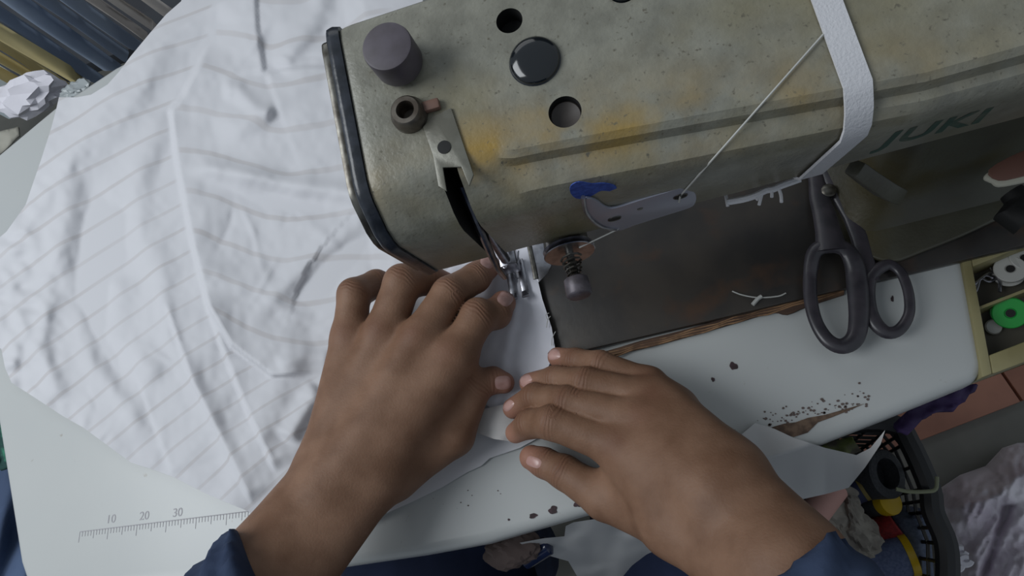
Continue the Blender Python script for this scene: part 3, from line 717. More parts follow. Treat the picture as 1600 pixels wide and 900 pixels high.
phB = (y-.10*(x-300)+.0009*np.clip(x-380, 0, None)**2*np.clip((300-y)/200, 0, 1)+1400*(_h-.757)+10*np.sin(x/40))/66+.25
ph = np.where(inB, phB, phA)+60.5
dB = np.abs(sdline(vp, regB+[regB[0]])[0])
add_attr(cloth, 'weave_phase', ph); add_attr(cloth, 'weave_amount', np.clip((dB-4)/5, 0, 1)*.42*np.clip((620-x)/30, 0, 1)*(.75+.5*vnoise(x/60, y/60, 77)))
# narrow facing strip being sewn, lying over the fabric
fo = [(700, 420), (716, 408), (760, 400), (824, 384), (836, 420), (847, 466), (862, 512), (868, 548), (858, 570), (852, 586), (836, 612), (800, 640), (770, 640), (744, 620), (700, 560), (660, 500), (655, 470)]
def fz(p):
    x, y = p[:, 0], p[:, 1]
    return .7625+.0025*vnoise(x/30, y/34, 31)+.0012*vnoise(x/12, y/15, 32)+.002*np.exp(-((x-800+(y-500)*.2)/9)**2)*(y > 440)
m_fac = mat('white_interfacing', srgb(214, 214, 222), .8, bump=.1, bscale=1500, bdist=.0002)
o, _ = sheet('fabric_facing', fo, 4, fz, m_fac); tag(o, 'narrow white facing piece under the presser foot between the hands', 'fabric')
co = [(742, 655), (752, 640), (786, 632), (812, 640), (816, 664), (800, 690), (772, 686), (745, 676)]
def cz(p):
    x, y = p[:, 0], p[:, 1]; return .765+.004*np.sin((x-740)/22)+.002*vnoise(x/15, y/15, 33)
o, _ = sheet('folded_fabric_corner', co, 3.5, cz, mat('cream_cotton', srgb(196, 194, 192), .85)); o.parent = cloth
# stray thread hairs on the facing's edge
for k, c in enumerate(([(854, 512), (856, 500), (860, 494)], [(862, 540), (863, 528), (868, 518)], [(856, 500), (853, 492), (858, 489)])):
    o = MB().tube(smoothcurve([P(x, y, .7652) for x, y in c], 4), .0003, 5).build('loose_fibre', m_thread, None)
    tag(o, ['middle thread end curling off the facing edge', 'lowest thread end on the facing edge, nearest the right hand', 'topmost thread end curling off the facing edge'][k], 'thread', 'thread ends on the facing edge')

# ============================================================ HANGING OFFCUTS AT THE TABLE FRONT
m_off = mat('grey_white_cotton', srgb(190, 190, 190), .85, bump=.1, bscale=1500, bdist=.0002)
so = [(1128, 700), (1145, 690), (1180, 661), (1210, 670), (1240, 684), (1290, 700), (1338, 711), (1360, 700), (1383, 672), (1376, 694), (1352, 730), (1326, 762), (1290, 772), (1236, 784), (1180, 770)]
def sz(p):
    x, y = p[:, 0], p[:, 1]; d, t = sdline(p, [(1110, 740), (1250, 700), (1385, 650)])
    z = .7565-.0009*np.clip(d, 0, 90)*(1-.6*np.clip((x-1290)/90, 0, 1))
    return z+.004*vnoise(x/34, y/40, 41)+.0025*np.sin((x-1150)/17)*np.clip(d/30, 0, 1)+.03*np.clip((x-1330)/50, 0, 1)**2
o, _ = sheet('fabric_offcut', so, 4, sz, m_off); tag(o, 'white fabric offcut hanging over the front edge above the basket', 'fabric scrap')
lo_ = [(812, 848), (850, 841), (882, 838), (884, 822), (896, 816), (930, 811), (960, 820), (1020, 838), (1085, 856), (1104, 866), (1060, 880), (1040, 893), (1000, 915), (910, 915), (898, 894), (888, 877), (850, 866), (826, 858)]
def lz(p):
    x, y = p[:, 0], p[:, 1]; d, t = sdline(p, [(780, 850), (925, 803), (1110, 752)])
    return .722-.0011*np.clip(d, 0, 120)+.010*vnoise(x/40+y/60, y/22, 51)+.006*vnoise(x/22, y/14, 52)
o, _ = sheet('fabric_offcut', lo_, 4, lz, m_off); tag(o, 'crumpled white fabric hanging below the table front behind right forearm', 'fabric scrap')

# ============================================================ PERSON: two forearms with hands, shirt, trousers
def smin(a, b, k):
    h = np.clip(.5+.5*(b-a)/k, 0, 1); return b*(1-h)+a*h-k*h*(1-h)
class Lim:
    """one forearm with its hand as a smooth blend of tapered bones"""
    def __init__(s): s.palm = []; s.fingers = {}
    def J(s, px, py, z, r): p = P(px, py, z); return (p, r*depth(p)/FPX)
    @staticmethod
    def cap(p, a, b, fz=1.0):
        (A, ra), (B, rb) = a, b; d = B-A; w = p-A; t = np.clip((w@d)/(d@d), 0, 1); q = w-t[..., None]*d
        if fz != 1.0: q = q*np.array([1, 1, fz])
        return np.sqrt((q**2).sum(-1))-(ra+(rb-ra)*t)
    def sdf(s, p):
        p = np.asarray(p, np.float64)
        g = None
        for a, b, fz in s.palm:
            d = s.cap(p, a, b, fz); g = d if g is None else smin(g, d, .011)
        out = None
        for nm, (js, k) in s.fingers.items():
            f = None
            for a, b in zip(js[:-1], js[1:]):
                d = s.cap(p, a, b); f = d if f is None else smin(f, d, .0035)
            for kn in s.knobs.get(nm, []):
                f = smin(f, np.sqrt(((p-kn[0])**2).sum(-1))-kn[1], .004)
            h = smin(g, f, k); out = h if out is None else smin(out, h, .0008)
        return out
    knobs = {}
def nets(sdf, lo, hi, h):
    nx, ny, nz = [int(math.ceil((b-a)/h))+1 for a, b in zip(lo, hi)]
    # coarse pass to find active blocks
    D = np.empty((nx, ny, nz), np.float32); ys = lo[1]+h*np.arange(ny); zs = lo[2]+h*np.arange(nz)
    Yg, Zg = np.meshgrid(ys, zs, indexing='ij')
    for i in range(nx):
        p = np.stack([np.full_like(Yg, lo[0]+h*i), Yg, Zg], -1); D[i] = sdf(p)
    S = D < 0
    c = sum(S[a:nx-1+a, b:ny-1+b, d:nz-1+d].astype(np.int8) for a in (0, 1) for b in (0, 1) for d in (0, 1))
    act = (c > 0) & (c < 8); idx = -np.ones(act.shape, np.int64); I = np.argwhere(act); idx[act] = np.arange(len(I))
    acc = np.zeros((len(I), 3)); cnt = np.zeros(len(I))
    corners = [(a, b, d) for a in (0, 1) for b in (0, 1) for d in (0, 1)]
    for a in corners:
        for ax in range(3):
            if a[ax]: continue
            b = list(a); b[ax] = 1
            va = D[I[:, 0]+a[0], I[:, 1]+a[1], I[:, 2]+a[2]]; vb = D[I[:, 0]+b[0], I[:, 1]+b[1], I[:, 2]+b[2]]
            m = (va < 0) != (vb < 0); t = np.where(m, va/(va-vb+1e-20), 0)
            q = np.array(a, float)[None].repeat(len(I), 0); q[:, ax] += t; acc[m] += q[m]; cnt[m] += 1
    V = (I+acc/cnt[:, None])*h+np.array(lo); F = []
    for ax in range(3):
        u, v = (ax+1) % 3, (ax+2) % 3
        sl0 = [slice(1, -1)]*3; sl1 = [slice(1, -1)]*3; sl0[ax] = slice(0, -1); sl1[ax] = slice(1, None)
        m = S[tuple(sl0)] != S[tuple(sl1)]; E = np.argwhere(m); off = np.ones(3, int); off[ax] = 0; E = E+off
        sgn = S[E[:, 0], E[:, 1], E[:, 2]]
        def g(du, dv):
            k = E.copy(); k[:, u] -= du; k[:, v] -= dv; return idx[k[:, 0], k[:, 1], k[:, 2]]
        q = np.stack([g(0, 0), g(1, 0), g(1, 1), g(0, 1)], 1); q[~sgn] = q[~sgn][:, ::-1]; F.append(q)
    return V, np.vstack(F)

L = Lim(); J = L.J
el = J(250, 1120, .86, 62); fw = J(410, 905, .832, 70); w1 = J(520, 768, .806, 52); w0 = J(508, 724, .803, 36); w2 = J(590, 742, .800, 44)
mP, mR, mM, mI = J(547, 528, .800, 28), J(600, 522, .805, 31), J(657, 530, .807, 32), J(708, 560, .801, 32)
L.palm = [(el, fw, 1.1), (fw, w1, 1.2), (J(392, 880, .83, 52), w0, 1.3), (J(440, 930, .83, 58), w2, 1.3), (w0, mP, 1.0), (w0, mR, 1.0), (w1, mM, 1.0), (w1, mI, 1.0), (w2, mI, 1.0),
          (J(540, 650, .792, 34), J(562, 560, .79, 30), 1), (J(600, 730, .786, 42), J(640, 620, .79, 40), 1)]
L.fingers = {
 'pinky': ([mP, J(553, 460, .803, 25), J(588, 443, .784, 21), J(622, 450, .770, 17)], .007),
 'ring': ([mR, J(629, 442, .806, 29), J(668, 436, .788, 24), J(700, 446, .774, 19)], .007),
 'middle': ([mM, J(702, 459, .801, 27), J(743, 434, .785, 23), J(762, 416, .775, 20)], .007),
 'index': ([mI, J(746, 497, .798, 27.5), J(775, 490, .784, 23.5), J(786, 474, .775, 20)], .007),
 'thumb': ([J(620, 735, .785, 40), J(708, 680, .780, 33), J(744, 604, .781, 24), J(770, 594, .776, 20), J(787, 598, .773, 17)], .014)}
L.knobs = {'ring': [(P(627, 440, .809), .0095)], 'middle': [(P(703, 460, .803), .0095)], 'index': [(P(746, 486, .800), .009)], 'pinky': [(P(552, 458, .805), .008)]}
Rr = Lim(); J = Rr.J
el = J(1430, 1160, .88, 84); fw = J(1225, 890, .845, 82); w1 = J(1120, 775, .822, 66); w0 = J(1135, 742, .818, 52); w2 = J(1055, 815, .812, 50)
mP, mR, mM, mI = J(1014, 600, .789, 25), J(1020, 624, .798, 30), J(1000, 656, .804, 32), J(968, 698, .802, 33)
Rr.palm = [(el, fw, 1.0), (fw, w1, 1.15), (J(1255, 880, .845, 68), w0, 1.2), (J(1190, 905, .84, 66), w2, 1.2), (w0, mP, 1.0), (w0, mR, 1.0), (w1, mM, 1.0), (w1, mI, 1.0), (w2, mI, 1.0),
           (J(1080, 690, .79, 34), J(1060, 640, .788, 30), 1), (J(1060, 780, .796, 40), J(990, 740, .79, 36), 1)]
Rr.fingers = {
 'pinky': ([mP, J(938, 569, .789, 20.5), J(900, 563, .779, 18), J(871, 558, .773, 15.5)], .006),
 'ring': ([mR, J(915, 597, .796, 23), J(868, 592, .783, 20), J(828, 599, .774, 16.5)], .006),
 'middle': ([mM, J(885, 628, .799, 24.5), J(836, 620, .784, 21), J(802, 638, .774, 16.5)], .006),
 'index': ([mI, J(864, 660, .802, 27), J(828, 662, .788, 22), J(806, 676, .777, 16.5)], .006),
 'thumb': ([J(1050, 815, .795, 46), J(945, 778, .784, 34), J(882, 738, .779, 26), J(850, 723, .775, 22.5), J(831, 715, .773, 19.5)], .014)}
Rr.knobs = {}

m_skin = mat('brown_skin', srgb(132, 101, 81), .58, col2=srgb(113, 83, 64), scale=45, lo=.35, hi=.65, bump=.28, bscale=700, bdist=.0007, spec=.3)
m_skin.node_tree.nodes['Principled BSDF'].inputs['Subsurface Weight'].default_value = .06
m_skin.node_tree.nodes['Principled BSDF'].inputs['Subsurface Radius'].default_value = (.006, .002, .001)
attr_mix(m_skin, 'knuckle', srgb(104, 66, 50)); attr_mix(m_skin, 'ruddy', srgb(186, 132, 116))
# creases at the finger joints, as relief
nt = m_skin.node_tree; b = nt.nodes['Principled BSDF']
a1 = nt.nodes.new('ShaderNodeAttribute'); a1.attribute_name = 'crease_pos'; a2 = nt.nodes.new('ShaderNodeAttribute'); a2.attribute_name = 'crease_amt'
sn = nt.nodes.new('ShaderNodeMath'); sn.operation = 'SINE'; nt.links.new(a1.outputs['Fac'], sn.inputs[0])
mu = nt.nodes.new('ShaderNodeMath'); mu.operation = 'MULTIPLY'; nt.links.new(sn.outputs[0], mu.inputs[0]); nt.links.new(a2.outputs['Fac'], mu.inputs[1])
bp = nt.nodes.new('ShaderNodeBump'); bp.inputs['Strength'].default_value = .4; bp.inputs['Distance'].default_value = .0004
old = b.inputs['Normal'].links[0].from_socket; nt.links.new(mu.outputs[0], bp.inputs['Height']); nt.links.new(old, bp.inputs['Normal']); nt.links.new(bp.outputs[0], b.inputs['Normal'])

def bodyattrs(lim, V):
    kn = np.zeros(len(V)); ru = np.zeros(len(V)); cp = np.zeros(len(V)); ca = np.zeros(len(V))
    for nm, (js, k) in lim.fingers.items():
        for j in range(1 if nm != 'thumb' else 2, len(js)-1):
            c, r = js[j]; d = js[j+1][0]-js[j-1][0]; d = d/np.linalg.norm(d); s = (V-c)@d; dist = np.linalg.norm(V-c, axis=1)
            upw = np.clip((V[:, 2]-c[2])/r, 0, 1)
            wgt = np.exp(-(s/(.0042))**2)*(dist < r*2.0)*upw; kn = np.maximum(kn, wgt*.35)
            m = wgt > ca; ca[m] = wgt[m]; cp[m] = (s*2*math.pi/.0026+1.2*np.sin(V[:, 0]*700))[m]
        c, r = js[0]
        if nm != 'thumb': kn = np.maximum(kn, .4*np.exp(-(np.linalg.norm(V-(c+np.array([0, 0, r])), axis=1)/.009)**2))
        c, r = js[-1]; ru = np.maximum(ru, .6*np.exp(-(np.linalg.norm(V-c, axis=1)/(r*1.4))**2))
    return kn, ru, cp, ca
Vs = []; Fs = []; at = [[], [], [], []]; n0 = 0
for lim in (L, Rr):
    pts = np.array([a[0] for pr_ in lim.palm for a in pr_[:2]]+[j[0] for js, _ in lim.fingers.values() for j in js])
    lo = pts.min(0)-.045; hi = pts.max(0)+.045
    h = .0015
    V, F = nets(lim.sdf, lo, hi, h)
    # Newton-project on the surface for smoothness
    for _ in range(2):
        d = lim.sdf(V); e = .0004; gr = np.stack([lim.sdf(V+np.eye(3)[i]*e)-d for i in range(3)], 1)/e
        V = V-gr*(d/np.maximum((gr**2).sum(1), .3))[:, None]*.8
    Vs.append(V); Fs.append(F+n0); n0 += len(V)
    for a, q in zip(at, bodyattrs(lim, V)): a.append(q)
V = np.vstack(Vs); F = np.vstack(Fs)
me = bpy.data.meshes.new('body'); me.vertices.add(len(V)); me.vertices.foreach_set('co', V.astype(np.float32).ravel())
me.loops.add(F.size); me.loops.foreach_set('vertex_index', F.ravel().astype(np.int32)); me.polygons.add(len(F))
me.polygons.foreach_set('loop_start', np.arange(0, F.size, 4, dtype=np.int32)); me.polygons.foreach_set('loop_total', np.full(len(F), 4, np.int32)); me.update(); me.validate()
person = link('person', me, m_skin); tag(person, 'person in dark blue clothes guiding white fabric under the needle with both hands', 'person')
for nm, q in zip(('knuckle', 'ruddy', 'crease_pos', 'crease_amt'), at): add_attr(person, nm, np.concatenate(q))

# fingernails, shaped on the fingertips
m_nail = mat('fingernail', srgb(172, 134, 126), .30, col2=srgb(182, 146, 138), scale=200, spec=.5)
def nail(lim, cx, cy, ang, ln, wd, name='fingernail'):
    ca, sa = math.cos(ang), math.sin(ang); nu, nv = 9, 9; V = []; F = []
    ok = True
    for i in range(nu):
        for j in range(nv):
            u = (i/(nu-1)*2-1); v = (j/(nv-1)*2-1)
            # rounded rectangle / superellipse
            rr = (abs(u)**3.2+abs(v)**3.2)**(1/3.2); mx_ = max(abs(u), abs(v)); s = mx_/rr if rr > 0 else 1
            x = cx+(u*s*ln*ca-v*s*wd*sa); y = cy+(u*s*ln*sa+v*s*wd*ca)
            for sh_ in (1, .88, .76, .64, .5, .35, 0):
                d = RW @ _cd((cx+(x-cx)*sh_, cy+(y-cy)*sh_)); t = (.84-CAMPOS[2])/d[2]; hit = False
                for _ in range(50):
                    q = lim.sdf((CAMPOS+d*t)[None])[0]; t += q*.9
                    if abs(q) < 8e-5: hit = True; break
                    if t*d[2]+CAMPOS[2] < .757: break
                if hit: break
            p = CAMPOS+d*t; e = .0004; gr = np.array([lim.sdf((p+np.eye(3)[k]*e)[None])[0] for k in range(3)])-lim.sdf(p[None])[0]; gr /= np.linalg.norm(gr)+1e-12
            rim = max(abs(u), abs(v)); V.append(p+gr*(.00055*(1-rim**6)-.0003*rim**8))
    for i in range(nu-1):
        for j in range(nv-1): F.append((i*nv+j, (i+1)*nv+j, (i+1)*nv+j+1, i*nv+j+1))
    o = from_pd(name, V, F, m_nail, person)
    if sum(p.normal.z for p in o.data.polygons) < 0: o.data.flip_normals()
    return o
nail(L, 764, 405, -1.1, 15, 13); nail(L, 790, 466, -.9, 13, 13); nail(L, 786, 598, -.1, 14, 12)
nail(Rr, 865, 554, 2.9, 11, 9); nail(Rr, 820, 594, 2.7, 12, 9); nail(Rr, 794, 634, 2.3, 11, 7); nail(Rr, 834, 722, 3.5, 13, 9)

# shirt: cuffs, sleeves, shoulders and chest
m_shirt = mat('dark_blue_cotton', srgb(56, 68, 92), .9, col2=srgb(46, 57, 80), scale=25, bump=.25, bscale=1200, bdist=.0004, spec=.2)
Lc = J(335, 862, .838, 1)[0]; Lw = J(478, 775, .806, 1)[0]
Rc = J(1300, 915, .86, 1)[0]; Rw = J(1120, 775, .82, 1)[0]
def capd(p, A, B, ra, rb):
    d = B-A; w = p-A; t = np.clip((w@d)/(d@d), 0, 1); q = w-t[..., None]*d; return np.sqrt((q**2).sum(-1))-(ra+(rb-ra)*t)
def wr(p, A, d):
    s = (p-A)@d; return .0022*np.sin(s*150+5*np.sin(p[..., 0]*50)+p[..., 1]*40)+.0024*np.sin(s*75+p[..., 2]*90+1)
# elbows and shoulders
Lcuff = P(392, 872, .834); Ldir = P(530, 760, .81)-P(345, 875, .835); Ldir /= np.linalg.norm(Ldir)
Rcuff = P(1272, 915, .846); Rdir = P(1120, 775, .822)-P(1290, 930, .855); Rdir /= np.linalg.norm(Rdir)
Le = np.array([-.33, -.12, .90]); Re = P(1420, 1190, .88); Ls_ = np.array([-.20, -.40, 1.10]); Rs_ = np.array([.17, -.42, 1.10])
def shirt_sdf(p):
    a = smin(capd(p, Le, Lcuff+Ldir*.03, .052, .0345), capd(p, Ls_, Le, .068, .054), .02)+wr(p, Lcuff, Ldir)
    cutL = (p-Lcuff)@Ldir; cutL = cutL-.003*np.sin(p[..., 2]*90)
    a = np.maximum(a, cutL)
    b = smin(capd(p, Re, Rcuff+Rdir*.03, .041, .0365), capd(p, Rs_, Re, .060, .040), .02)+wr(p, Rcuff, Rdir)
    cutR = (p-Rcuff)@Rdir
    b = np.maximum(b, cutR)
    c = smin(capd(p, np.array([-.10, -.42, 1.07]), np.array([.08, -.42, 1.07]), .11, .11), capd(p, np.array([-.06, -.42, .62]), np.array([.04, -.42, .62]), .15, .15), .06)
    c = smin(c, capd(p, np.array([-.06, -.42, .62]), np.array([-.04, -.42, 1.0]), .15, .15), .05)
    c = smin(c, capd(p, np.array([.04, -.42, .62]), np.array([.04, -.42, 1.0]), .15, .15), .05)+.002*np.sin(p[..., 2]*70+p[..., 0]*20)
    return smin(smin(a, c, .04), b, .04)
V, F = nets(shirt_sdf, np.array([-.47, -.64, .42]), np.array([.38, .10, 1.24]), .0045)
from_pd('shirt', V, F, m_shirt, person)
m_trou = mat('navy_trousers', srgb(38, 46, 70), .9, col2=srgb(30, 37, 58), scale=20, bump=.25, bscale=900, bdist=.0004, spec=.2)
def tr_sdf(p):
    d = None
    for sx in (-1, 1):
        hip = np.array([-.08+sx*.10, -.40, .53]); knee = np.array([-.11+sx*.125, .06, .55]); ank = np.array([-.11+sx*.13, .02, .09])
        q = smin(capd(p, hip, knee, .105, .088), capd(p, knee, ank, .08, .055), .02); d = q if d is None else smin(d, q, .02)
    return d+.003*np.sin(p[..., 1]*60+p[..., 0]*30)
V, F = nets(tr_sdf, np.array([-.45, -.56, .02]), np.array([.36, .2, .70]), .008)
from_pd('trousers', V, F, m_trou, person)

# blue denim garment at the left end of the table
m_den = mat('blue_denim', srgb(70, 88, 118), .9, col2=srgb(58, 74, 102), scale=20, bump=.2, bscale=900)
do = [(-60, 600), (2, 640), (14, 700), (30, 770), (50, 850), (80, 925), (60, 960), (-60, 960)]
def dz(p): return .66+.02*vnoise(p[:, 0]/40, p[:, 1]/70, 61)+.006*np.sin(p[:, 0]/9+p[:, 1]/40)
o, _ = sheet('denim_garment', do, 7, dz, m_den, thick=.004); tag(o, 'blue denim garment hanging beside the left end of the table', 'garment')
do = [(-40, 560), (3, 610), (10, 690), (12, 730), (-40, 740)]
o, _ = sheet('green_cloth', do, 6, lambda p: .70+.012*vnoise(p[:, 0]/12, p[:, 1]/20, 63), mat('green_cotton', srgb(24, 62, 58), .9, col2=srgb(60, 140, 110), scale=60, lo=.55, hi=.7), thick=.003)
tag(o, 'dark green patterned cloth peeking past the left table end', 'cloth')

# ============================================================ HANGING GARMENTS BEHIND THE TABLE
def cloth_m(n, c, c2): return mat(n, c, .85, col2=c2, scale=14, lo=.35, hi=.65, bump=.2, bscale=900, bdist=.0004, spec=.25)
m_ol = cloth_m('olive_cloth', srgb(220, 204, 154), srgb(206, 190, 138)); m_bl = cloth_m('slate_blue_cloth', srgb(142, 155, 174), srgb(124, 137, 157))
m_gr = cloth_m('taupe_cloth', srgb(206, 198, 190), srgb(190, 182, 176)); m_pale = cloth_m('pale_grey_cloth', srgb(200, 208, 212), srgb(184, 194, 198))
def hanging(name, lo_a, lo_b, up_a, up_b, m, label, depthy, bulge, group):
    """a folded length of cloth: lower hem from lo_a to lo_b, hanging from up_a..up_b (photo pixels) near the plane y=depthy"""
    A, B, C, D = [PY(q[0], q[1], depthy) for q in (lo_a, lo_b, up_b, up_a)]
    nu, nv = 22, 30; V = []; F = []
    nr = np.cross(B-A, D-A); nr /= np.linalg.norm(nr); nr = nr*(-1 if nr[1] > 0 else 1)
    sd = random.random()*9
    for side in (1, -1):
        for i in range(nv):
            for j in range(nu):
                u, v = j/(nu-1), i/(nv-1); p = (A*(1-u)+B*u)*(1-v)+(D*(1-u)+C*u)*v
                hgt = bulge*(math.sin(math.pi*u)**.55)*(1 if side > 0 else -.25)+.0015*math.sin(v*9+u*5+sd)*math.sin(math.pi*u)
                V.append(p+nr*hgt+np.array([0, 0, .003*math.sin(u*7+sd)])*(1-v))
    for s in (0, 1):
        for i in range(nv-1):
            for j in range(nu-1): k = s*nu*nv+i*nu+j; F.append((k, k+1, k+nu+1, k+nu))
    for j in range(nu-1): F.append((j, j+1, nu*nv+j+1, nu*nv+j)); k = (nv-1)*nu; F.append((k+j, k+j+1, nu*nv+k+j+1, nu*nv+k+j))
    for i in range(nv-1): F.append((i*nu, (i+1)*nu, nu*nv+(i+1)*nu, nu*nv+i*nu)); F.append((i*nu+nu-1, (i+1)*nu+nu-1, nu*nv+(i+1)*nu+nu-1, nu*nv+i*nu+nu-1))
    o = from_pd(name, V, F, m, None, True, 60); tag(o, label, 'garment', group); return o
G = 'folded garments hanging behind the table'
def ext(p, sl, d=420): return (p[0]-d, p[1]-d*sl)
spec = [((83, 158), (62, 140), .56, m_ol, 'olive hanging garment nearest the pale grey cloth', .0), ((104, 146), (80, 134), .60, m_ol, 'olive hanging garment with a small puckered seam', .004), ((118, 139), (98, 126), .62, m_ol, 'thin olive hanging garment, third from the pale grey cloth', .008),
        ((134, 136), (112, 104), .60, m_ol, 'widest olive hanging garment beside the blue ones', .0), ((162, 120), (122, 100), .66, m_bl, 'slate blue hanging garment next to the olive ones', .010), ((188, 100), (148, 92), .70, m_bl, 'middle slate blue hanging garment with brown lining at hem', .004),
        ((204, 84), (180, 72), .70, m_bl, 'narrow slate blue garment hanging in the middle of rack', .01), ((220, 66), (194, 56), .70, m_bl, 'slate blue hanging garment next to the taupe ones', .0), ((232, 56), (220, 44), .68, m_gr, 'narrow taupe hanging garment next to the blue ones', .016), ((250, 44), (232, 30), .70, m_gr, 'taupe hanging garment half hidden by white fabric', .0), ((290, 30), (252, 14), .70, m_gr, 'dark taupe hanging garment farthest from the olive ones', .008)]
for i, (b, a, sl, m, lab, dy) in enumerate(spec):
    hanging('hanging_garment', a, b, ext(a, sl), ext(b, sl+.015), m, lab, .70+dy*2, .014 if m is not m_bl else .018, G)
hanging('hanging_garment', (15, 186), (60, 140), (-300, 20), (-260, -60), m_pale, 'pale grey cloth with pointed corner hanging beside olive garments', .715, .012, G)
# brown lining showing at the blue garment's hem
# crumpled tissue and clear plastic behind the table edge
m_tis = mat('white_tissue', srgb(206, 204, 212), .6, bump=.2, bscale=200)
def crumple(name, c, r, sc_, seed, m, label, cat, parent=None, sub=4, amp=.35):
    bm = bmesh.new(); bmesh.ops.create_icosphere(bm, subdivisions=sub, radius=1.0); r_ = np.random.default_rng(seed)
    dirs = r_.normal(size=(26, 3)); dirs /= np.linalg.norm(dirs, axis=1)[:, None]; am = r_.random(26)
    for v in bm.verts:
        n_ = np.array(v.co); k = 1-amp*max((am[i]*max(0, 1-np.linalg.norm(n_-dirs[i])/.75)) for i in range(26))+amp*.5*abs(math.sin(7*n_[0]+5*n_[1]+seed))*abs(math.sin(9*n_[2]+4*n_[0]))
        v.co = Vector(n_*k*np.array(sc_)*r+np.array(c))
    me = bpy.data.meshes.new(name); bm.to_mesh(me); bm.free(); o = link(name, me, m, parent, True); autosmooth(o, 24)
    if label: tag(o, label, cat)
    return o
crumple('crumpled_paper', P(50, 172, .735)+np.array([-.004, .022, 0]), .034, (1.15, .75, .55), 4, m_tis, 'crumpled white tissue paper behind the table back edge', 'paper', amp=.55, sub=3)
crumple('plastic_wrap', P(120, 142, .735), .016, (1.3, .8, .5), 8, mat('grey_plastic', srgb(150, 156, 158), .3), 'small crumpled grey plastic wrap under the olive garments', 'plastic', amp=.5)
# rag behind table at the far left
o, _ = sheet('cream_cloth', [(-40, 250), (0, 205), (28, 198), (30, 212), (0, 240), (-40, 268)], 6, lambda p: .70+.01*vnoise(p[:, 0]/15, p[:, 1]/15, 71), mat('cream_cloth', srgb(150, 148, 138), .85), thick=.002)
tag(o, 'cream cloth tucked behind the table at the far left', 'cloth')
# low rack shelf that closes the gap beneath the garments
m_shelf = mat('dark_shelf', srgb(52, 56, 62), .7, col2=srgb(44, 46, 52), scale=8)
sh = empty('low_shelf', (-.6, .95, 0), 'dark shelf standing behind the table under hanging garments', 'shelf'); bf = set(COL.objects)
MB().box((-.65, .95, .60), np.eye(3), (.75, .2, .01)).build('shelf_board', m_shelf, None, bevel=.002)
for sx in (-1.38, .08): MB().box((sx, .95, .295), np.eye(3), (.02, .2, .295)).build('side_panel', m_shelf, None)
adopt_all(sh, bf)

# ============================================================ BASKET AND SEWING SUPPLIES BELOW THE TABLE
m_bk = mat('black_basket_plastic', srgb(22, 23, 26), .45)
broot = empty('basket', P(1360, 800, .30), 'black plastic lattice basket full of thread spools on the floor', 'basket'); bf = set(COL.objects)
RZ = .40; BZ = .14
rim = [(1330, 662), (1398, 664), (1420, 690), (1452, 762), (1458, 800), (1478, 850), (1480, 910), (1470, 960), (1240, 990), (1200, 800), (1240, 700)]
rw = [P(x, y, RZ) for x, y in rim]; cw = np.mean(rw, axis=0)
MB().tube(smoothcurve(rw, 4, True), .0115, 10, closed=True, flat=1.0).build('rim', m_bk, None)
bt = [np.array([*(cw[:2]+(p[:2]-cw[:2])*.80), BZ]) for p in rw]
MB().prism([p+np.array([0, 0, -.004]) for p in bt], (0, 0, .004)).build('basket_floor', m_bk, None)
mb = MB(); NR = len(rw)
for i in range(NR):
    a, b = rw[i], rw[(i+1) % NR]; a2, b2 = bt[i], bt[(i+1) % NR]; ln = np.linalg.norm(b-a); n_ = max(2, int(ln/.017)); H_ = 11
    g = lambda u, v: (a*(1-u)+b*u)*(1-v)+(a2*(1-u)+b2*u)*v
    for k in range(n_+1):
        sk = .35/n_
        mb.tube([g(k/n_, 0), g(min(max(k/n_, 0), 1), 1)], .0021, 5)
    for j in range(1, H_): mb.tube([g(0, j/H_), g(1, j/H_)], .0021, 5)
mb.build('lattice_wall', m_bk, None)
adopt_all(broot, bf)
# purple bag strap under the table corner
m_pur = mat('purple_cloth', srgb(66, 44, 96), .7, col2=srgb(48, 32, 74), scale=30)
o, _ = sheet('purple_bag', [(1396, 662), (1420, 640), (1470, 620), (1512, 600), (1524, 600), (1508, 628), (1480, 640), (1448, 648), (1430, 668), (1418, 680), (1404, 672)], 5, lambda p: .66+.012*vnoise(p[:, 0]/18, p[:, 1]/14, 81), m_pur, thick=.004)
tag(o, 'purple cloth bag tucked under the table corner above the basket', 'bag')
def cyl(name, px, py, z, r, h, ax, m, label, cat, hole=0, extra=None, m2=None):
    c = P(px, py, z); ax = np.array(ax, float); ax /= np.linalg.norm(ax); t = empty(name, c-ax*h, label, cat)
    prof = [(-h, r*.9), (-h+.002, r), (-.0015, r), (0, r*.93)]
    if hole: prof += [(0, hole), (-.02, hole*.95)]
    adopt(t, MB().lathe(c, ax, prof, 32).build('body', m, None))
    if m2: adopt(t, MB().lathe(c, ax, extra, 32).build('cap', m2, None))
    return t
m_dth = mat('dark_grey_thread', srgb(58, 60, 64), .7, col2=srgb(46, 48, 52), scale=400); m_yel = mat('yellow_plastic', srgb(206, 170, 20), .4)
m_red = mat('red_thread', srgb(150, 34, 34), .7, col2=srgb(122, 26, 28), scale=300); m_blu = mat('pale_blue_thread', srgb(104, 116, 150), .7, col2=srgb(88, 100, 134), scale=300)
m_navy = mat('navy_thread', srgb(30, 36, 70), .7); m_grb = mat('blue_grey_thread', srgb(74, 84, 104), .7, col2=srgb(60, 70, 90), scale=300)
cyl('thread_cone', 1388, 740, .375, .027, .11, (.55, -.1, .8), m_dth, 'large dark grey hollow thread cone leaning in the basket', 'spool', hole=.017)
cyl('thread_bottle', 1384, 785, .35, .013, .09, (.45, 0, .85), m_dth, 'dark spool with bright yellow round cap in the basket', 'spool', extra=[(-.004, .0145), (.004, .015), (.008, .0145), (.0085, .010)], m2=m_yel)
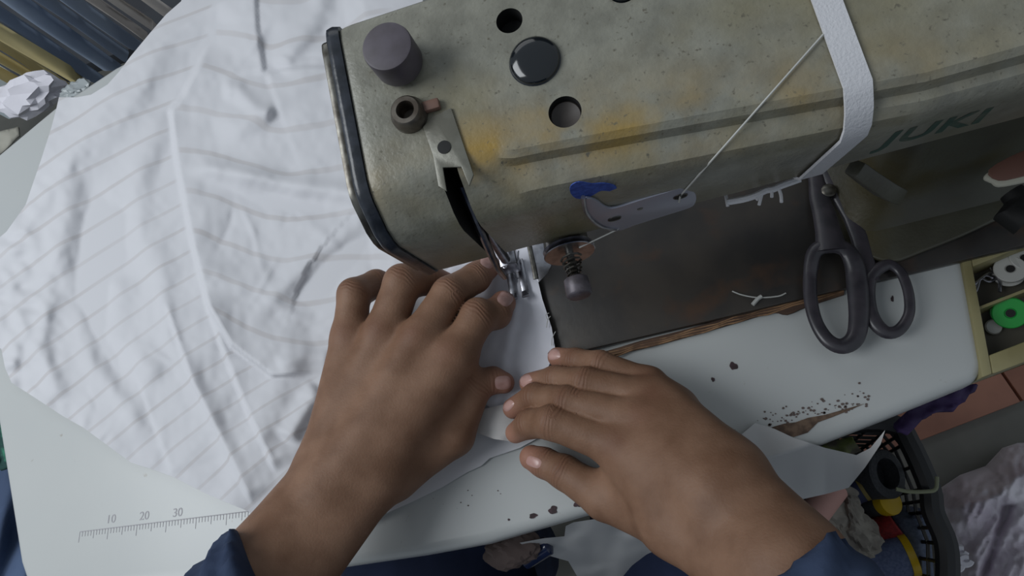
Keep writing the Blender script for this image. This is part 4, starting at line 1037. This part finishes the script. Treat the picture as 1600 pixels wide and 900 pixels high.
cyl('thread_spool', 1402, 820, .33, .019, .06, (.9, .3, .3), m_red, 'red thread spool lying in the basket below yellow cap', 'spool')
cyl('thread_spool', 1352, 828, .33, .016, .06, (.8, -.5, .35), m_red, 'dark red thread spool beside the white rag', 'spool')
cyl('thread_spool', 1416, 868, .34, .021, .085, (1, .05, .1), m_blu, 'pale blue thread spool with yellow end in the basket', 'spool', extra=[(-.002, .0225), (.006, .0225), (.0065, .012)], m2=m_yel)
cyl('thread_spool', 1420, 800, .33, .02, .09, (.15, .9, .4), m_grb, 'blue grey thread spool standing against the lattice side', 'spool')
cyl('thread_spool', 1346, 762, .36, .015, .05, (.9, .2, .3), m_navy, 'navy thread spool with thin gold end behind dark cone', 'spool', extra=[(-.001, .0155), (.003, .0155), (.0032, .01)], m2=mat('gold_cap', srgb(120, 104, 50), .5))
m_rag = mat('grey_cream_rag', srgb(150, 144, 134), .85, col2=srgb(128, 122, 114), scale=60)
for k, (x, y, r, s) in enumerate([(1300, 812, .030, (.9, .9, .7)), (1326, 800, .022, (.7, 1.2, .8)), (1336, 838, .026, (1, 1, .7)), (1312, 778, .019, (1, .8, .7))]):
    crumple('rag', P(x, y, .375), r, s, 20+k, m_rag, ['grey rag ball beside the forearm in the basket', 'twisted cream rag strip hanging in the basket', 'cream rag lump next to the dark red spool', 'small cream rag knot at the fabric offcut edge'][k], 'rag', amp=.45)
o = MB().lathe(P(1282, 790, .40), (-.7, -.5, .25), [(-.03, .013), (-.028, .015), (.028, .015), (.03, .013)], 28).build('pink_spool', mat('pink_thread', srgb(196, 150, 140), .7), None); tag(o, 'pale pink thread spool poking out from beneath the offcut', 'spool')
o, _ = sheet('green_scrap', [(1280, 700), (1296, 690), (1330, 682), (1346, 704), (1330, 712), (1292, 712)], 5, lambda p: .66+.01*vnoise(p[:, 0]/15, p[:, 1]/12, 83), mat('lime_cloth', srgb(86, 96, 44), .8, col2=srgb(60, 54, 44), scale=60), thick=.002)
tag(o, 'olive green cloth scrap under the table front edge', 'fabric scrap')
o = MB().tube(smoothcurve([P(x, y, .43) for x, y in [(1400, 764), (1420, 768), (1446, 768), (1462, 764), (1464, 745)]], 5), .002, 8).build('string_loop', mat('cream_cord', srgb(120, 124, 100), .7), None); tag(o, 'thin cream string looped over the basket rim', 'string')
# glass bottle and parts under the table front
o = crumple('brown_fabric_lump', P(800, 858, .70), .016, (1.3, .9, .7), 31, mat('brown_felt', srgb(92, 78, 74), .8), 'small brown lump hanging under the table front edge', 'fabric scrap', amp=.3)
o = MB().lathe(P(838, 864, .69), (.9, .3, .2), [(-.012, .006), (-.011, .007), (.011, .007), (.013, .004)], 24).build('blue_glass_bead', mat('blue_glass', srgb(34, 44, 74), .12), None); tag(o, 'small shiny dark blue bottle under the table front', 'bottle')

# ============================================================ PLASTIC BAG ON THE FLOOR
m_bag = mat('clear_white_plastic', srgb(238, 232, 240), .35, col2=srgb(205, 194, 206), scale=12, bump=.6, bscale=45, bdist=.004, spec=.6)
bo = [(1460, 790), (1470, 762), (1500, 742), (1540, 728), (1566, 700), (1590, 692), (1680, 690), (1680, 960), (1474, 960), (1478, 880), (1462, 820)]
def bz(p):
    x, y = p[:, 0], p[:, 1]; e = np.minimum(1, np.abs(sdline(p, bo+[bo[0]])[0])/50)
    return .03+.14*e**.6+.035*vnoise(x/40, y/40, 91)*e+.018*np.abs(vnoise(x/16+y/40, y/24, 92))+.010*vnoise(x/8, y/9, 93)-.03*np.exp(-((x-1572+(y-800)*.35)/7)**2)*(y > 790)
o, _ = sheet('plastic_bag', bo, 4, bz, m_bag); tag(o, 'crinkled translucent white plastic bag of cloth on grey floor', 'bag')
for k, (x, y) in enumerate([(1500, 862), (1508, 876), (1494, 884)]):
    o = MB().tube(smoothcurve([P(x+9*math.cos(t), y+6*math.sin(t), .215+.003*k) for t in np.linspace(0, 5.2, 8)], 3), .004, 6).build('shiny_curl', m_tis, None); tag(o, ['topmost curled shiny strip on the plastic bag', 'right curled shiny strip on the plastic bag', 'lowest curled shiny strip on the plastic bag'][k], 'plastic strip', 'curled strips on the plastic bag')

# small pieces belong to the part that carries them
def regroup(root, table):
    ch = [c for c in root.children]
    base = lambda o: o.name.split('.')[0]
    for child, host in table.items():
        hosts = [c for c in ch if base(c) == host]
        if not hosts: continue
        for c in ch:
            if base(c) == child: c.parent = hosts[0]
regroup(mroot, {'tension_disc': 'tension_post', 'tension_spring': 'tension_post', 'tension_knob': 'tension_post', 'guide_wire': 'thread_guide', 'guide_screw': 'thread_guide', 'hole_rim': 'thread_guide', 'thread_hole_shade': 'thread_guide',
                'window_rim': 'oil_sight_window', 'slot_cover_hole_shade': 'slot_cover', 'post_tab': 'thread_post', 'dial_face': 'dial_plate', 'needle': 'needle_bar', 'presser_foot': 'presser_bar', 'painted_name': 'arm', 'blue_mark': 'arm'})
regroup(troot, {'plywood_layer': 'plywood_edge', 'printed_number': 'printed_ruler'})
regroup(tr, {'divider': 'tray_floor'})
